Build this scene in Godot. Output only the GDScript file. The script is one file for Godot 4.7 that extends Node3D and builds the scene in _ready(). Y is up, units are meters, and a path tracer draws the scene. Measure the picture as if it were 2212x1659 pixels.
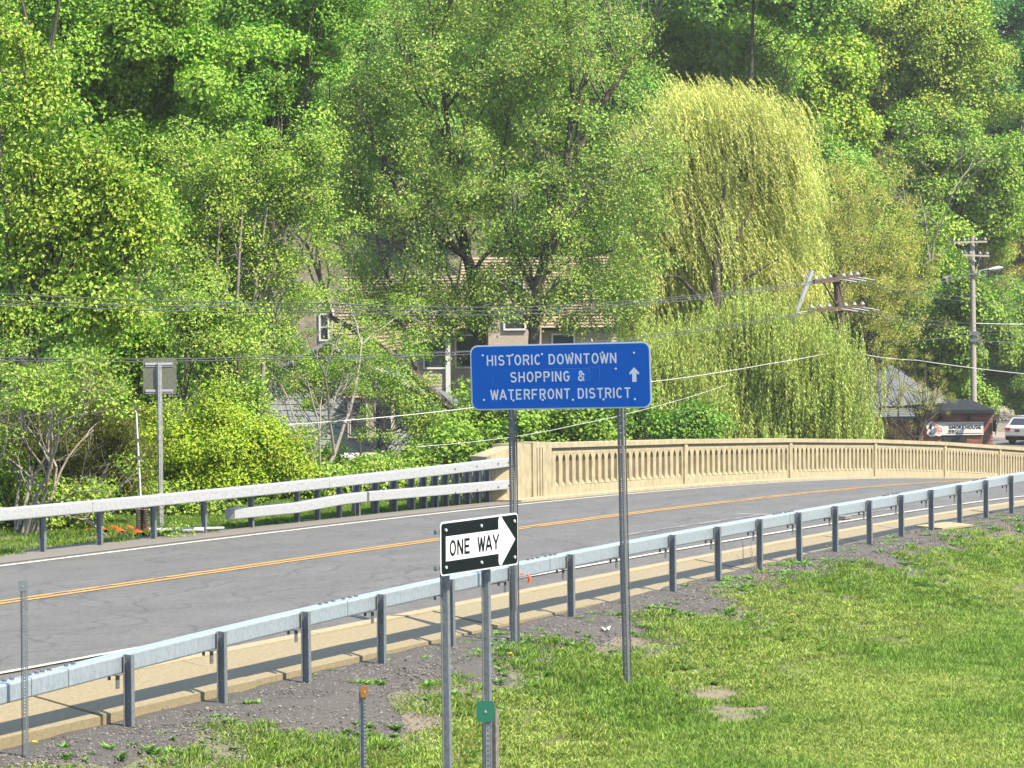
extends Node3D

# ---------------------------------------------------------------- camera frame and site plan
const F := 7400.0                     # focal length in units of a 2212 px wide frame
const PITCH := 0.032352
const ROLL := -0.0087266
const CY := 3.6                       # eye above the crown of the road
const DIR := Vector2(0.3725, 0.9280)  # road direction on plan (x, depth)
const NOR := Vector2(-0.9280, 0.3725)
const P0 := Vector2(0.0354, 37.5)

var cam_basis: Basis
var rng := RandomNumberGenerator.new()
var M := {}
var taken := {}
var clumps := {}

class MB:
	var v := PackedVector3Array()
	var n := PackedVector3Array()
	var c := PackedColorArray()
	var u := PackedVector2Array()
	var col := Color.WHITE
	func tri(a: Vector3, b: Vector3, d: Vector3, ua := Vector2.ZERO, ub := Vector2.ZERO, ud := Vector2.ZERO) -> void:
		var k := (b - a).cross(d - a)
		if k.length_squared() < 1e-16: return
		k = k.normalized()
		v.append(a); v.append(d); v.append(b)
		for i in 3:
			n.append(k); c.append(col)
		u.append(ua); u.append(ud); u.append(ub)
	func tris(a: Vector3, b: Vector3, d: Vector3, na: Vector3, nb: Vector3, nd: Vector3) -> void:
		v.append(a); v.append(d); v.append(b)
		n.append(na); n.append(nd); n.append(nb)
		for i in 3:
			c.append(col); u.append(Vector2.ZERO)
	func quad(a: Vector3, b: Vector3, d: Vector3, e: Vector3, ua := Vector2.ZERO, ub := Vector2.ZERO, ud := Vector2.ZERO, ue := Vector2.ZERO) -> void:
		tri(a, b, d, ua, ub, ud)
		tri(a, d, e, ua, ud, ue)
	func hexa(p: Array) -> void:        # 0-3 bottom ccw from above, 4-7 top
		quad(p[4], p[5], p[6], p[7])
		quad(p[3], p[2], p[1], p[0])
		for i in 4:
			var j := (i + 1) % 4
			quad(p[i], p[j], p[j + 4], p[i + 4])
	func box(o: Vector3, s: Vector3, b := Basis()) -> void:
		var h := s * 0.5
		var p := []
		for y in [-h.y, h.y]:
			for q in [Vector2(-h.x, h.z), Vector2(h.x, h.z), Vector2(h.x, -h.z), Vector2(-h.x, -h.z)]:
				p.append(o + b * Vector3(q.x, y, q.y))
		hexa(p)
	func bevel(o: Vector3, s: Vector3, r: float, b := Basis()) -> void:   # box with chamfered long edges (along x)
		var y := s.y * 0.5
		var z := s.z * 0.5
		var q := [Vector2(z, -y + r), Vector2(z, y - r), Vector2(z - r, y), Vector2(-z + r, y), Vector2(-z, y - r), Vector2(-z, -y + r), Vector2(-z + r, -y), Vector2(z - r, -y)]
		prism(q, s.x, Transform3D(b * Basis(Vector3(0, 0, -1), Vector3(0, 1, 0), Vector3(1, 0, 0)), o))
	func prism(poly: Array, depth: float, t: Transform3D) -> void:  # ccw outline in x,y; extruded along z, centred
		var k := PackedVector2Array(poly)
		if Geometry2D.is_polygon_clockwise(k): k.reverse()
		var id := Geometry2D.triangulate_polygon(k)
		var h := depth * 0.5
		for i in range(0, id.size(), 3):
			var a := k[id[i]]; var b := k[id[i + 1]]; var d := k[id[i + 2]]
			if (b - a).cross(d - a) < 0:
				var w := b; b = d; d = w
			tri(t * Vector3(a.x, a.y, h), t * Vector3(b.x, b.y, h), t * Vector3(d.x, d.y, h))
			tri(t * Vector3(a.x, a.y, -h), t * Vector3(d.x, d.y, -h), t * Vector3(b.x, b.y, -h))
		for i in k.size():
			var a := k[i]; var b := k[(i + 1) % k.size()]
			quad(t * Vector3(a.x, a.y, -h), t * Vector3(b.x, b.y, -h), t * Vector3(b.x, b.y, h), t * Vector3(a.x, a.y, h))
	func tube(pts: Array, rad: Array, sides := 6, cap := true) -> void:
		var rings := []
		var nrm := []
		var up := Vector3(0.31, 0.17, 0.93)
		for i in pts.size():
			var t: Vector3 = (pts[mini(i + 1, pts.size() - 1)] - pts[maxi(i - 1, 0)]).normalized()
			var x := up.cross(t)
			if x.length() < 0.05: x = Vector3(1, 0, 0).cross(t)
			x = x.normalized()
			up = t.cross(x)
			var r := []
			var m := []
			for s in sides:
				var a := TAU * s / sides
				var d := x * cos(a) + up * sin(a)
				m.append(d)
				r.append(pts[i] + d * rad[i])
			rings.append(r); nrm.append(m)
		for i in pts.size() - 1:
			for s in sides:
				var q := (s + 1) % sides
				tris(rings[i][s], rings[i][q], rings[i + 1][q], nrm[i][s], nrm[i][q], nrm[i + 1][q])
				tris(rings[i][s], rings[i + 1][q], rings[i + 1][s], nrm[i][s], nrm[i + 1][q], nrm[i + 1][s])
		if cap:
			var l := pts.size() - 1
			for s in range(1, sides - 1):
				tri(rings[l][0], rings[l][s], rings[l][s + 1])
				tri(rings[0][0], rings[0][s + 1], rings[0][s])
	func mesh() -> ArrayMesh:
		var a := []
		a.resize(Mesh.ARRAY_MAX)
		a[Mesh.ARRAY_VERTEX] = v; a[Mesh.ARRAY_NORMAL] = n; a[Mesh.ARRAY_COLOR] = c; a[Mesh.ARRAY_TEX_UV] = u
		var m := ArrayMesh.new()
		if v.size(): m.add_surface_from_arrays(Mesh.PRIMITIVE_TRIANGLES, a)
		return m

# ---------------------------------------------------------------- naming
func numbered(called: String) -> String:
	var k: int = taken.get(called, 0)
	taken[called] = k + 1
	return called if k == 0 else "%s_%03d" % [called, k]

func tag(o: Node, label: String, category: String, group := "", kind := "") -> void:
	if label: o.set_meta("label", label)
	if category: o.set_meta("category", category)
	if group: o.set_meta("group", group)
	if kind: o.set_meta("kind", kind)

func thing(called: String, label: String, category: String, t := Transform3D(), group := "") -> Node3D:
	var o := Node3D.new()
	o.name = numbered(called)
	o.transform = t
	add_child(o)
	tag(o, label, category, group)
	return o

func part(called: String, mesh: Mesh, m: Material, parent: Node = null, t := Transform3D(), kind := "") -> MeshInstance3D:
	var o := MeshInstance3D.new()
	o.name = numbered(called) if parent == null else called
	o.mesh = mesh
	o.material_override = m
	o.transform = t
	if parent == null: add_child(o, true)
	else: parent.add_child(o, true)
	if kind: o.set_meta("kind", kind)
	return o

func many(called: String, mesh: Mesh, m: Material, list: Array, tints: Array, parent: Node = null) -> MultiMeshInstance3D:
	var k := MultiMesh.new()
	k.transform_format = MultiMesh.TRANSFORM_3D
	k.use_colors = true
	k.mesh = mesh
	k.instance_count = list.size()
	for i in list.size():
		k.set_instance_transform(i, list[i])
		k.set_instance_color(i, tints[i])
	var o := MultiMeshInstance3D.new()
	o.name = numbered(called) if parent == null else called
	o.multimesh = k
	o.material_override = m
	if parent == null: add_child(o, true)
	else: parent.add_child(o, true)
	o.set_meta("kind", "stuff")
	return o

# ---------------------------------------------------------------- places
func ray(x: float, y: float) -> Vector3:
	return cam_basis * Vector3((x - 1106.0) / F, -(y - 829.5) / F, -1.0)

func at(x: float, y: float, d: float) -> Vector3:      # the point at that depth in that direction from the eye
	var r := ray(x, y)
	return Vector3(0, CY, 0) + r * (d / -r.z)

func sw(p: Vector3) -> Vector2:
	var q := Vector2(p.x, -p.z) - P0
	return Vector2(q.dot(DIR), q.dot(NOR))

func on_line(x: float, y: float, w: float) -> Vector3:  # where that direction meets the vertical plane w metres beyond the near rail
	var r := ray(x, y)
	var a := Vector2(r.x, -r.z)
	return Vector3(0, CY, 0) + r * ((P0 + NOR * w).dot(NOR) / a.dot(NOR))

func crown(s: float) -> float:
	var k := clampf(s, -25.0, 62.0)
	return CY - 3.609 - 0.0179 * k - 5.8e-5 * k * k - 5.0e-6 * k * k * k - 0.06 * maxf(0.0, s - 62.0) + 0.01 * minf(0.0, s + 25.0) * -1.0

func spot(s: float, w: float, y: float) -> Vector3:
	var q := P0 + DIR * s + NOR * w
	return Vector3(q.x, y, -q.y)

func base_off(s: float) -> float: return clampf(-0.34 + 0.010 * s, -0.5, -0.12)
func back_off(s: float) -> float: return clampf(-0.27 + 0.004 * s, -0.32, -0.16)
func kerb_off(s: float) -> float: return clampf(-0.13 + 0.0015 * s, -0.15, -0.08)

func road_y(s: float, w: float) -> float:
	var c := crown(s)
	if w < 1.2: return c + kerb_off(s) - 0.10
	if w < 1.95: return c + lerpf(kerb_off(s) - 0.10, -0.10, (w - 1.2) / 0.75)
	if w < 5.3: return c + lerpf(-0.10, 0.0, (w - 1.95) / 3.35)
	if w < 8.7: return c + lerpf(0.0, -0.045, (w - 5.3) / 3.4)
	return c - 0.045

func lawn_y(s: float, w: float) -> float:               # the near side, w below zero
	var a := -w
	var y := crown(s) + base_off(s) - 0.04 * minf(a, 0.5)
	y -= 0.34 * clampf(a - 0.5, 0.0, 2.0) + 0.05 * clampf(a - 2.5, 0.0, 12.0)
	return y

func hill_start(x: float) -> float:
	var p := [[-200.0, 110.0], [-22.0, 118.0], [0.0, 138.0], [15.0, 168.0], [22.0, 186.0], [27.0, 226.0], [60.0, 234.0], [300.0, 240.0]]
	for i in p.size() - 1:
		if x < p[i + 1][0]:
			return lerpf(p[i][1], p[i + 1][1], clampf((x - p[i][0]) / (p[i + 1][0] - p[i][0]), 0, 1))
	return 240.0

var lump := FastNoiseLite.new()
func land_y(x: float, d: float) -> float:               # the far side of the road
	var q := sw(Vector3(x, 0, -d))
	var low := CY - 6.3 - maxf(0.0, d - 115.0) * 0.051
	var w0 := lerpf(12.6, 9.9, smoothstep(20.0, 25.0, q.x))
	var rise := 0.52 * maxf(0.0, d - hill_start(x))
	low += 60.0 * (1.0 - exp(-rise / 60.0)) + lump.get_noise_2d(x, d) * 2.0 * smoothstep(0.0, 8.0, rise)
	var lvl := crown(q.x) - 0.05 - (0.5 if q.x > 26.0 else 0.0)
	return lerpf(lvl, low, smoothstep(w0, w0 + 9.0, q.y))

func land(x_px: float, d: float) -> Vector3:            # the ground of the far side seen in that column at that depth
	var p := at(x_px, 900.0, d)
	return Vector3(p.x, land_y(p.x, d), p.z)

# ---------------------------------------------------------------- materials
func lin(r: float, g: float, b: float) -> Color: return Color(r, g, b).linear_to_srgb()

func alb(r: float, g: float, b: float) -> Color: return lin(r * 0.73, g * 0.73, b * 0.73)

func flat(c: Color, rough := 0.8, metal := 0.0) -> StandardMaterial3D:
	var m := StandardMaterial3D.new()
	m.albedo_color = c
	m.roughness = rough
	m.metallic = metal
	return m

func noise_tex(sd: int, freq: float, cols: Array, stops: Array, size := 512, octaves := 5, kind := FastNoiseLite.TYPE_SIMPLEX_SMOOTH) -> NoiseTexture2D:
	var f := FastNoiseLite.new()
	f.seed = sd
	f.noise_type = kind
	f.frequency = freq
	f.fractal_octaves = octaves
	f.fractal_gain = 0.6
	var t := NoiseTexture2D.new()
	t.width = size; t.height = size
	t.seamless = true
	t.noise = f
	var g := Gradient.new()
	g.offsets = PackedFloat32Array(stops)
	g.colors = PackedColorArray(cols)
	t.color_ramp = g
	return t

func rough_mat(sd: int, c1: Color, c2: Color, per_m: float, rough := 0.9, metal := 0.0, bump := 0.0, freq := 0.02) -> StandardMaterial3D:
	var m := flat(Color.WHITE, rough, metal)
	m.albedo_texture = noise_tex(sd, freq, [c1, c1.lerp(c2, 0.5), c2], [0.25, 0.5, 0.75])
	m.uv1_triplanar = true
	m.uv1_world_triplanar = true
	m.uv1_scale = Vector3.ONE * per_m
	if bump > 0.0:
		m.heightmap_enabled = true
		m.heightmap_texture = m.albedo_texture
		m.heightmap_scale = bump
	return m

func leafy(back := Color(0.55, 0.85, 0.25), rough := 0.55) -> StandardMaterial3D:
	var m := flat(Color.WHITE, rough)
	m.vertex_color_use_as_albedo = true
	m.backlight_enabled = true
	m.backlight = back
	m.metallic_specular = 0.35
	return m

func make_materials() -> void:
	M.steel_near = rough_mat(3, alb(0.186, 0.2232, 0.2542), alb(0.2728, 0.31, 0.341), 1.4, 0.5, 0.35); M.steel_near.uv1_scale = Vector3(2.4, 0.9, 2.4)
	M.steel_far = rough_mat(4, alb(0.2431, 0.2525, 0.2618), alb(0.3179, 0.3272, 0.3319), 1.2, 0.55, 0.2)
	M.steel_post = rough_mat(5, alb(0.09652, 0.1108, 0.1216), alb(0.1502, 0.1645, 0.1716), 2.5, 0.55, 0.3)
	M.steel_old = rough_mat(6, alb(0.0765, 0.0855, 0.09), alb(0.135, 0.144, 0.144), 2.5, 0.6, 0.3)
	M.bolt = flat(alb(0.31, 0.3224, 0.3348), 0.45, 0.6)
	M.concrete = rough_mat(7, alb(0.205, 0.174, 0.104), alb(0.300, 0.256, 0.155), 0.55, 0.95, 0.0, 0.5, 0.015); M.concrete.uv1_scale = Vector3(0.6, 0.3, 0.6)
	M.walk = rough_mat(8, alb(0.125, 0.100, 0.052), alb(0.185, 0.150, 0.080), 1.1, 0.95, 0.0, 0.4, 0.03)
	M.kerb = rough_mat(9, alb(0.187, 0.1485, 0.0825), alb(0.253, 0.2035, 0.11), 1.0, 0.95)
	M.gravel = rough_mat(10, alb(0.022, 0.019, 0.016), alb(0.125, 0.112, 0.095), 3.0, 0.95, 0.0, 4.0, 0.09)
	M.stone = flat(Color.WHITE, 0.95); M.stone.vertex_color_use_as_albedo = true
	M.soil = rough_mat(11, alb(0.055, 0.062, 0.022), alb(0.115, 0.115, 0.05), 0.7, 0.98, 0.0, 2.0, 0.03)
	M.earth = rough_mat(32, alb(0.075, 0.060, 0.036), alb(0.15, 0.122, 0.078), 2.5, 0.95, 0.0, 1.5, 0.05)
	M.wood = rough_mat(12, alb(0.072, 0.066, 0.054), alb(0.144, 0.132, 0.114), 2.0, 0.95)
	M.pole_pale = rough_mat(13, alb(0.196, 0.175, 0.147), alb(0.294, 0.266, 0.231), 1.0, 0.9)
	M.pole_dark = rough_mat(14, alb(0.036, 0.024, 0.016), alb(0.096, 0.056, 0.036), 1.5, 0.9)
	M.bark = rough_mat(15, alb(0.02925, 0.0234, 0.01625), alb(0.0845, 0.0702, 0.0494), 1.2, 0.95, 0.0, 4.0, 0.03)
	M.bark_mid = rough_mat(33, alb(0.05, 0.045, 0.034), alb(0.13, 0.118, 0.09), 1.2, 0.95)
	M.bark_pale = rough_mat(16, alb(0.1275, 0.1162, 0.09), alb(0.255, 0.2325, 0.1875), 1.2, 0.95)
	M.hill = rough_mat(17, alb(0.035, 0.035, 0.018), alb(0.10, 0.085, 0.055), 0.12, 0.98, 0.0, 20.0, 0.03)
	M.rock = rough_mat(18, alb(0.06, 0.051, 0.045), alb(0.18, 0.156, 0.138), 0.35, 0.95, 0.0, 10.0, 0.03)
	M.leaf = leafy()
	M.leaf_soft = leafy(Color(0.7, 0.85, 0.3), 0.6)
	M.grass = leafy(Color(0.6, 0.85, 0.2), 0.6)
	M.black = flat(alb(0.006, 0.009, 0.010), 0.6); M.black.metallic_specular = 0.12
	M.white_sheet = flat(alb(0.444, 0.456, 0.48), 0.4)
	M.sign_blue = flat(alb(0.00112, 0.063, 0.294), 0.6); M.sign_blue.metallic_specular = 0.2
	M.sign_pale = flat(alb(0.341, 0.3844, 0.4216), 0.5)
	M.patch_edge = flat(alb(0.015, 0.1, 0.3), 0.5)
	M.patch_blue = flat(alb(0.0014, 0.0728, 0.329), 0.6); M.patch_blue.metallic_specular = 0.2
	M.alu_back = rough_mat(19, alb(0.091, 0.098, 0.07), alb(0.133, 0.14, 0.105), 1.5, 0.5, 0.4)
	M.green_plate = flat(alb(0.0024, 0.078, 0.045), 0.4)
	M.amber_plate = flat(alb(0.1386, 0.0561, 0.00264), 0.4)
	M.grey_plate = flat(alb(0.132, 0.15, 0.156), 0.5, 0.3)
	M.orange = flat(alb(0.595, 0.07, 0.0084), 0.6)
	M.rust = rough_mat(20, alb(0.03, 0.02, 0.018), alb(0.09, 0.06, 0.05), 6.0, 0.8)
	M.yellow_line = rough_mat(21, alb(0.273, 0.1365, 0.0117), alb(0.403, 0.221, 0.02275), 1.3, 0.85)
	M.white_line = rough_mat(22, alb(0.2604, 0.248, 0.2046), alb(0.4092, 0.3906, 0.3348), 1.3, 0.85)
	M.faded_line = rough_mat(23, alb(0.085, 0.0825, 0.0775), alb(0.17, 0.165, 0.15), 2.0, 0.9, 0.0, 0.0, 0.05)
	M.wire = flat(alb(0.035, 0.035, 0.04), 0.7)
	M.wire_pale = flat(alb(0.42, 0.42, 0.406), 0.5)
	M.glass = flat(alb(0.02, 0.025, 0.03), 0.08)
	M.porcelain = flat(alb(0.3412, 0.3465, 0.3465), 0.3)
	M.siding_grey = rough_mat(24, alb(0.175, 0.196, 0.21), alb(0.238, 0.259, 0.273), 0.8, 0.8)
	M.siding_cream = rough_mat(25, alb(0.2658, 0.2233, 0.1648), alb(0.319, 0.2711, 0.202), 0.6, 0.85)
	M.trim_white = flat(alb(0.455, 0.4485, 0.429), 0.6)
	M.shingle_tan = rough_mat(26, alb(0.20, 0.152, 0.095), alb(0.25, 0.19, 0.12), 0.5, 0.95)
	M.shingle_dark = rough_mat(27, alb(0.05, 0.055, 0.06), alb(0.10, 0.11, 0.115), 1.0, 0.95)
	M.roof_grey = rough_mat(28, alb(0.065, 0.07475, 0.078), alb(0.1105, 0.1202, 0.1235), 1.0, 0.9)
	M.fascia = flat(alb(0.022, 0.026, 0.03), 0.8); M.fascia.metallic_specular = 0.08
	M.brick = flat(Color.WHITE, 0.95); M.brick.vertex_color_use_as_albedo = true
	M.mortar = flat(alb(0.2108, 0.1674, 0.1488), 0.95)
	M.car_white = flat(alb(0.432, 0.444, 0.456), 0.25); M.car_white.clearcoat_enabled = true
	M.rubber = flat(alb(0.02, 0.02, 0.02), 0.9)
	M.red_lens = flat(alb(0.5, 0.02, 0.02), 0.2)
	M.barrier = rough_mat(29, alb(0.186, 0.1736, 0.1488), alb(0.2604, 0.2418, 0.2046), 0.5, 0.95)
	M.flower_yellow = flat(alb(0.6, 0.4, 0.008), 0.7)
	M.pink_wall = flat(alb(0.42, 0.315, 0.266), 0.9)
	M.asphalt = flat(Color.WHITE, 0.92)
	M.asphalt.albedo_texture = road_texture()
	M.asphalt_far = rough_mat(30, alb(0.065, 0.065, 0.0675), alb(0.095, 0.095, 0.0975), 1.0, 0.95)

func road_texture() -> ImageTexture:                    # x: 100 m along the road from s=-20, y: 10 m across
	var W := 2048; var H := 512
	var im := Image.create(W, H, false, Image.FORMAT_RGB8)
	var big := FastNoiseLite.new(); big.seed = 5; big.frequency = 0.012; big.fractal_octaves = 4
	var r := RandomNumberGenerator.new(); r.seed = 77
	for y in H:
		var w := y * 10.0 / H
		var wheel := 0.0
		for k in [2.75, 4.35, 6.05, 7.75]: wheel += exp(-pow((w - k) / 0.33, 2.0))
		var band := 0.006 * wheel
		for x in W:
			var g := 0.062 + 0.016 * big.get_noise_2d(x * 2.0, y * 1.6) + band + (r.randf() - 0.5) * 0.042 * (0.5 + r.randf())
			if w > 8.9: g += 0.015
			im.set_pixel(x, y, alb(g * 0.90, g * 0.845, g * 0.735))
	var crack := alb(0.018, 0.018, 0.017)
	for k in 70:                                          # weathered cracks, mostly along the lane
		var p: Vector2
		var a: float
		var steps: int
		if k < 6:
			p = Vector2(0, [3.35, 6.9, 4.6, 7.9, 2.6, 5.9][k] * H / 10.0); a = 0.0; steps = 2048 if k < 3 else 1200
			if k >= 3: p.x = r.randi_range(0, 800)
		else:
			p = Vector2(r.randf() * 1500, r.randf_range(2.2, 8.4) * H / 10.0); a = r.randf_range(-1.5, 1.5); steps = r.randi_range(40, 170)
		var home := p.y
		for i in steps:
			a += r.randf_range(-0.5, 0.5)
			a = clampf(a * 0.97 + ((home - p.y) * 0.004 if k < 6 else 0.0), -1.4, 1.4)
			p += Vector2(cos(a), sin(a) * 1.6)
			if r.randf() < 0.14: continue
			for q in (2 if r.randf() < 0.75 else 3):
				var xx := int(p.x); var yy := int(p.y) + q
				if xx >= 0 and xx < W and yy >= 0 and yy < H:
					im.set_pixel(xx, yy, im.get_pixel(xx, yy).lerp(crack, r.randf_range(0.4, 0.85)))
	return ImageTexture.create_from_image(im)

# ---------------------------------------------------------------- lettering: capitals drawn with an even stroke
func arc(cx: float, cy: float, rx: float, ry: float, a0: float, a1: float, k := 12) -> Array:
	var o := []
	for i in k + 1:
		var a := deg_to_rad(lerpf(a0, a1, float(i) / k))
		o.append(Vector2(cx + rx * cos(a), cy + ry * sin(a)))
	return o

func glyph(ch: String) -> Array:       # strokes of a letter one unit wide and one high
	match ch:
		"H": return [[Vector2(0, 0), Vector2(0, 1)], [Vector2(1, 0), Vector2(1, 1)], [Vector2(0, 0.5), Vector2(1, 0.5)]]
		"I": return [[Vector2(0.5, 0), Vector2(0.5, 1)]]
		"T": return [[Vector2(0.5, 0), Vector2(0.5, 1)], [Vector2(-0.1, 0.93), Vector2(1.1, 0.93)]]
		"E": return [[Vector2(1.02, 0.07), Vector2(0.0, 0.07), Vector2(0, 0.93), Vector2(1.02, 0.93)], [Vector2(0, 0.5), Vector2(0.85, 0.5)]]
		"F": return [[Vector2(0, 0), Vector2(0, 0.93), Vector2(1.02, 0.93)], [Vector2(0, 0.48), Vector2(0.85, 0.48)]]
		"N": return [[Vector2(0, 0), Vector2(0, 1)], [Vector2(1, 0), Vector2(1, 1)], [Vector2(0.02, 0.97), Vector2(0.98, 0.03)]]
		"W": return [[Vector2(-0.12, 1), Vector2(0.2, 0.0)], [Vector2(0.2, 0.0), Vector2(0.5, 0.93)], [Vector2(0.5, 0.93), Vector2(0.8, 0.0)], [Vector2(0.8, 0.0), Vector2(1.12, 1)]]
		"A": return [[Vector2(-0.1, 0), Vector2(0.5, 1.0)], [Vector2(0.5, 1.0), Vector2(1.1, 0)], [Vector2(0.1, 0.3), Vector2(0.9, 0.3)]]
		"Y": return [[Vector2(-0.1, 1), Vector2(0.5, 0.42)], [Vector2(0.5, 0.42), Vector2(1.1, 1)], [Vector2(0.5, 0), Vector2(0.5, 0.47)]]
		"K": return [[Vector2(0, 0), Vector2(0, 1)], [Vector2(1.05, 1), Vector2(0.05, 0.45)], [Vector2(0.3, 0.58), Vector2(1.1, 0)]]
		"M": return [[Vector2(0, 0), Vector2(0, 1)], [Vector2(0, 1), Vector2(0.5, 0.25)], [Vector2(0.5, 0.25), Vector2(1, 1)], [Vector2(1, 1), Vector2(1, 0)]]
		"U": return [[Vector2(0, 1)] + arc(0.5, 0.4, 0.5, 0.34, 180, 360) + [Vector2(1, 1)]]
		"O": return [arc(0.5, 0.5, 0.5, 0.44, 0, 360, 24)]
		"Q": return [arc(0.5, 0.5, 0.5, 0.44, 0, 360, 24), [Vector2(0.55, 0.3), Vector2(1.05, -0.05)]]
		"C": return [arc(0.5, 0.5, 0.5, 0.44, 42, 318, 20)]
		"G": return [arc(0.5, 0.5, 0.5, 0.44, 42, 330, 20) + [Vector2(0.97, 0.47), Vector2(0.55, 0.47)]]
		"D": return [[Vector2(0.0, 0.07), Vector2(0.0, 0.93), Vector2(0.5, 0.93)] + arc(0.5, 0.5, 0.5, 0.43, 85, -85, 12) + [Vector2(0.5, 0.07), Vector2(0.0, 0.07)]]
		"P": return [[Vector2(0, 0), Vector2(0, 0.93), Vector2(0.62, 0.93)] + arc(0.62, 0.7, 0.38, 0.23, 80, -80, 8) + [Vector2(0.62, 0.47), Vector2(0, 0.47)]]
		"R": return [[Vector2(0, 0), Vector2(0, 0.93), Vector2(0.62, 0.93)] + arc(0.62, 0.71, 0.38, 0.22, 80, -80, 8) + [Vector2(0.62, 0.49), Vector2(0, 0.49)], [Vector2(0.55, 0.49), Vector2(1.05, 0)]]
		"B": return [[Vector2(0, 0.07), Vector2(0, 0.93), Vector2(0.55, 0.93)] + arc(0.58, 0.73, 0.36, 0.2, 80, -80, 8) + [Vector2(0.1, 0.53)], [Vector2(0.1, 0.51), Vector2(0.6, 0.51)] + arc(0.6, 0.29, 0.4, 0.22, 80, -80, 8) + [Vector2(0, 0.07)]]
		"S": return [arc(0.5, 0.725, 0.46, 0.215, 25, 260, 12) + arc(0.5, 0.285, 0.5, 0.225, 80, -155, 12)]
		"&": return [[Vector2(1.1, 0.02), Vector2(0.22, 0.72)] + arc(0.46, 0.78, 0.26, 0.17, 200, -20, 9) + [Vector2(0.6, 0.62), Vector2(0.2, 0.45)] + arc(0.46, 0.26, 0.42, 0.2, 140, 280, 8) + [Vector2(0.8, 0.2), Vector2(1.05, 0.45)]]
	return []

func stroke(b: MB, pts: Array, t: float, z: float, tr: Transform3D) -> void:
	var l := []; var r := []
	var closed: bool = pts[0].distance_to(pts[-1]) < 1e-5
	for i in pts.size():
		var p: Vector2 = pts[i]
		var d0: Vector2 = (p - pts[i - 1]) if i > 0 else ((p - pts[-2]) if closed else Vector2.ZERO)
		var d1: Vector2 = (pts[i + 1] - p) if i < pts.size() - 1 else ((pts[1] - p) if closed else Vector2.ZERO)
		if d0 == Vector2.ZERO: d0 = d1
		if d1 == Vector2.ZERO: d1 = d0
		d0 = d0.normalized(); d1 = d1.normalized()
		var m := (d0.orthogonal() + d1.orthogonal()).normalized()
		var k := minf(1.0 / maxf(0.25, m.dot(d0.orthogonal())), 1.9)
		l.append(p - m * t * 0.5 * k); r.append(p + m * t * 0.5 * k)
	for i in pts.size() - 1:
		b.quad(tr * Vector3(l[i].x, l[i].y, z), tr * Vector3(l[i + 1].x, l[i + 1].y, z), tr * Vector3(r[i + 1].x, r[i + 1].y, z), tr * Vector3(r[i].x, r[i].y, z))

func lettering(text: String, x0: float, x1: float, y0: float, h: float, z: float, wide := 0.55, heavy := 0.15, tr := Transform3D()) -> ArrayMesh:
	var b := MB.new()                    # fills x0..x1 with the text standing on y0, h high
	var adv := 0.0
	var gap := 0.36
	var ws := []
	for ch in text:
		var w := wide
		if ch == "I": w = 0.0
		if ch == " ": w = 0.32
		if ch in "WM": w = wide * 1.22
		if ch in "AOY": w = wide * 1.08
		ws.append(w)
		adv += w + gap
	adv -= gap - heavy
	var k := (x1 - x0) / adv
	var x := x0 + heavy * 0.5 * k
	for i in text.length():
		var w: float = ws[i] * k
		var j := 0
		for s in glyph(text[i]):
			var q := []
			for p in s: q.append(Vector2(x + (p.x if text[i] != "I" else 0.0) * w, y0 + p.y * h))
			stroke(b, q, heavy * h * 0.98, z + 0.0004 * j, tr)
			j += 1
		x += w + gap * k
	return b.mesh()

func round_rect(w: float, h: float, r: float, k := 6) -> Array:
	var o := []
	for c in [[w / 2 - r, h / 2 - r, 0], [-w / 2 + r, h / 2 - r, 90], [-w / 2 + r, -h / 2 + r, 180], [w / 2 - r, -h / 2 + r, 270]]:
		o += arc(c[0], c[1], r, r, c[2], c[2] + 90, k)
	return o

func sheet(poly: Array, thick: float, z: float) -> ArrayMesh:
	var b := MB.new()
	b.prism(poly, thick, Transform3D(Basis(), Vector3(0, 0, z)))
	return b.mesh()

func disc(r: float, deep: float, k := 8) -> ArrayMesh:
	var b := MB.new()
	b.prism(arc(0, 0, r, r, 0, 360 - 360.0 / k, k - 1), deep, Transform3D())
	return b.mesh()

func channel_post(length: float, wide: float, deep: float, holes := true, pitch := 0.0254, only_from := 0.0) -> ArrayMesh:
	# flanged U section, from y=0 up; the web lies at z=0 facing +z, the flanges at z=-deep
	var b := MB.new()
	var t := 0.005
	var ww := wide * 0.44
	var hw := 0.006
	if holes:
		for s in [-1, 1]: b.box(Vector3(s * (ww * 0.25 + hw * 0.5), length / 2, 0), Vector3(ww * 0.5 - hw, length, t))
		var k := int(length / pitch)
		for i in k:
			b.box(Vector3(0, (i + 0.75) * pitch, 0), Vector3(hw * 2, pitch * 0.52, t - 0.001))
	else:
		b.box(Vector3(0, length / 2, 0), Vector3(ww, length, t))
	for s in [-1, 1]:
		var x0: float = s * ww * 0.5
		var x1: float = s * (ww * 0.5 + wide * 0.07)
		var q := [Vector2(x0, t / 2), Vector2(x1, -deep), Vector2(x1 - s * t, -deep - t / 2), Vector2(x0 - s * t, -t / 2)]
		b.prism(q, length, Transform3D(Basis(Vector3(1, 0, 0), Vector3(0, 0, 1), Vector3(0, -1, 0)), Vector3(0, length / 2, 0)))
		b.box(Vector3(s * wide * 0.425, length / 2, -deep - t * 0.3), Vector3(wide * 0.15, length, t))
	return b.mesh()

# ---------------------------------------------------------------- foliage
func leaf(b: MB, o: Vector3, d: Vector3, nrm: Vector3, l: float, w: float, fold := 0.25) -> void:
	var s := d.cross(nrm).normalized() * w * 0.5
	var up := s.cross(d).normalized() * (w * fold)
	var m := o + d * l * 0.45
	b.tri(o, m + s + up, o + d * l)
	b.tri(o, o + d * l, m - s + up)

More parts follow.
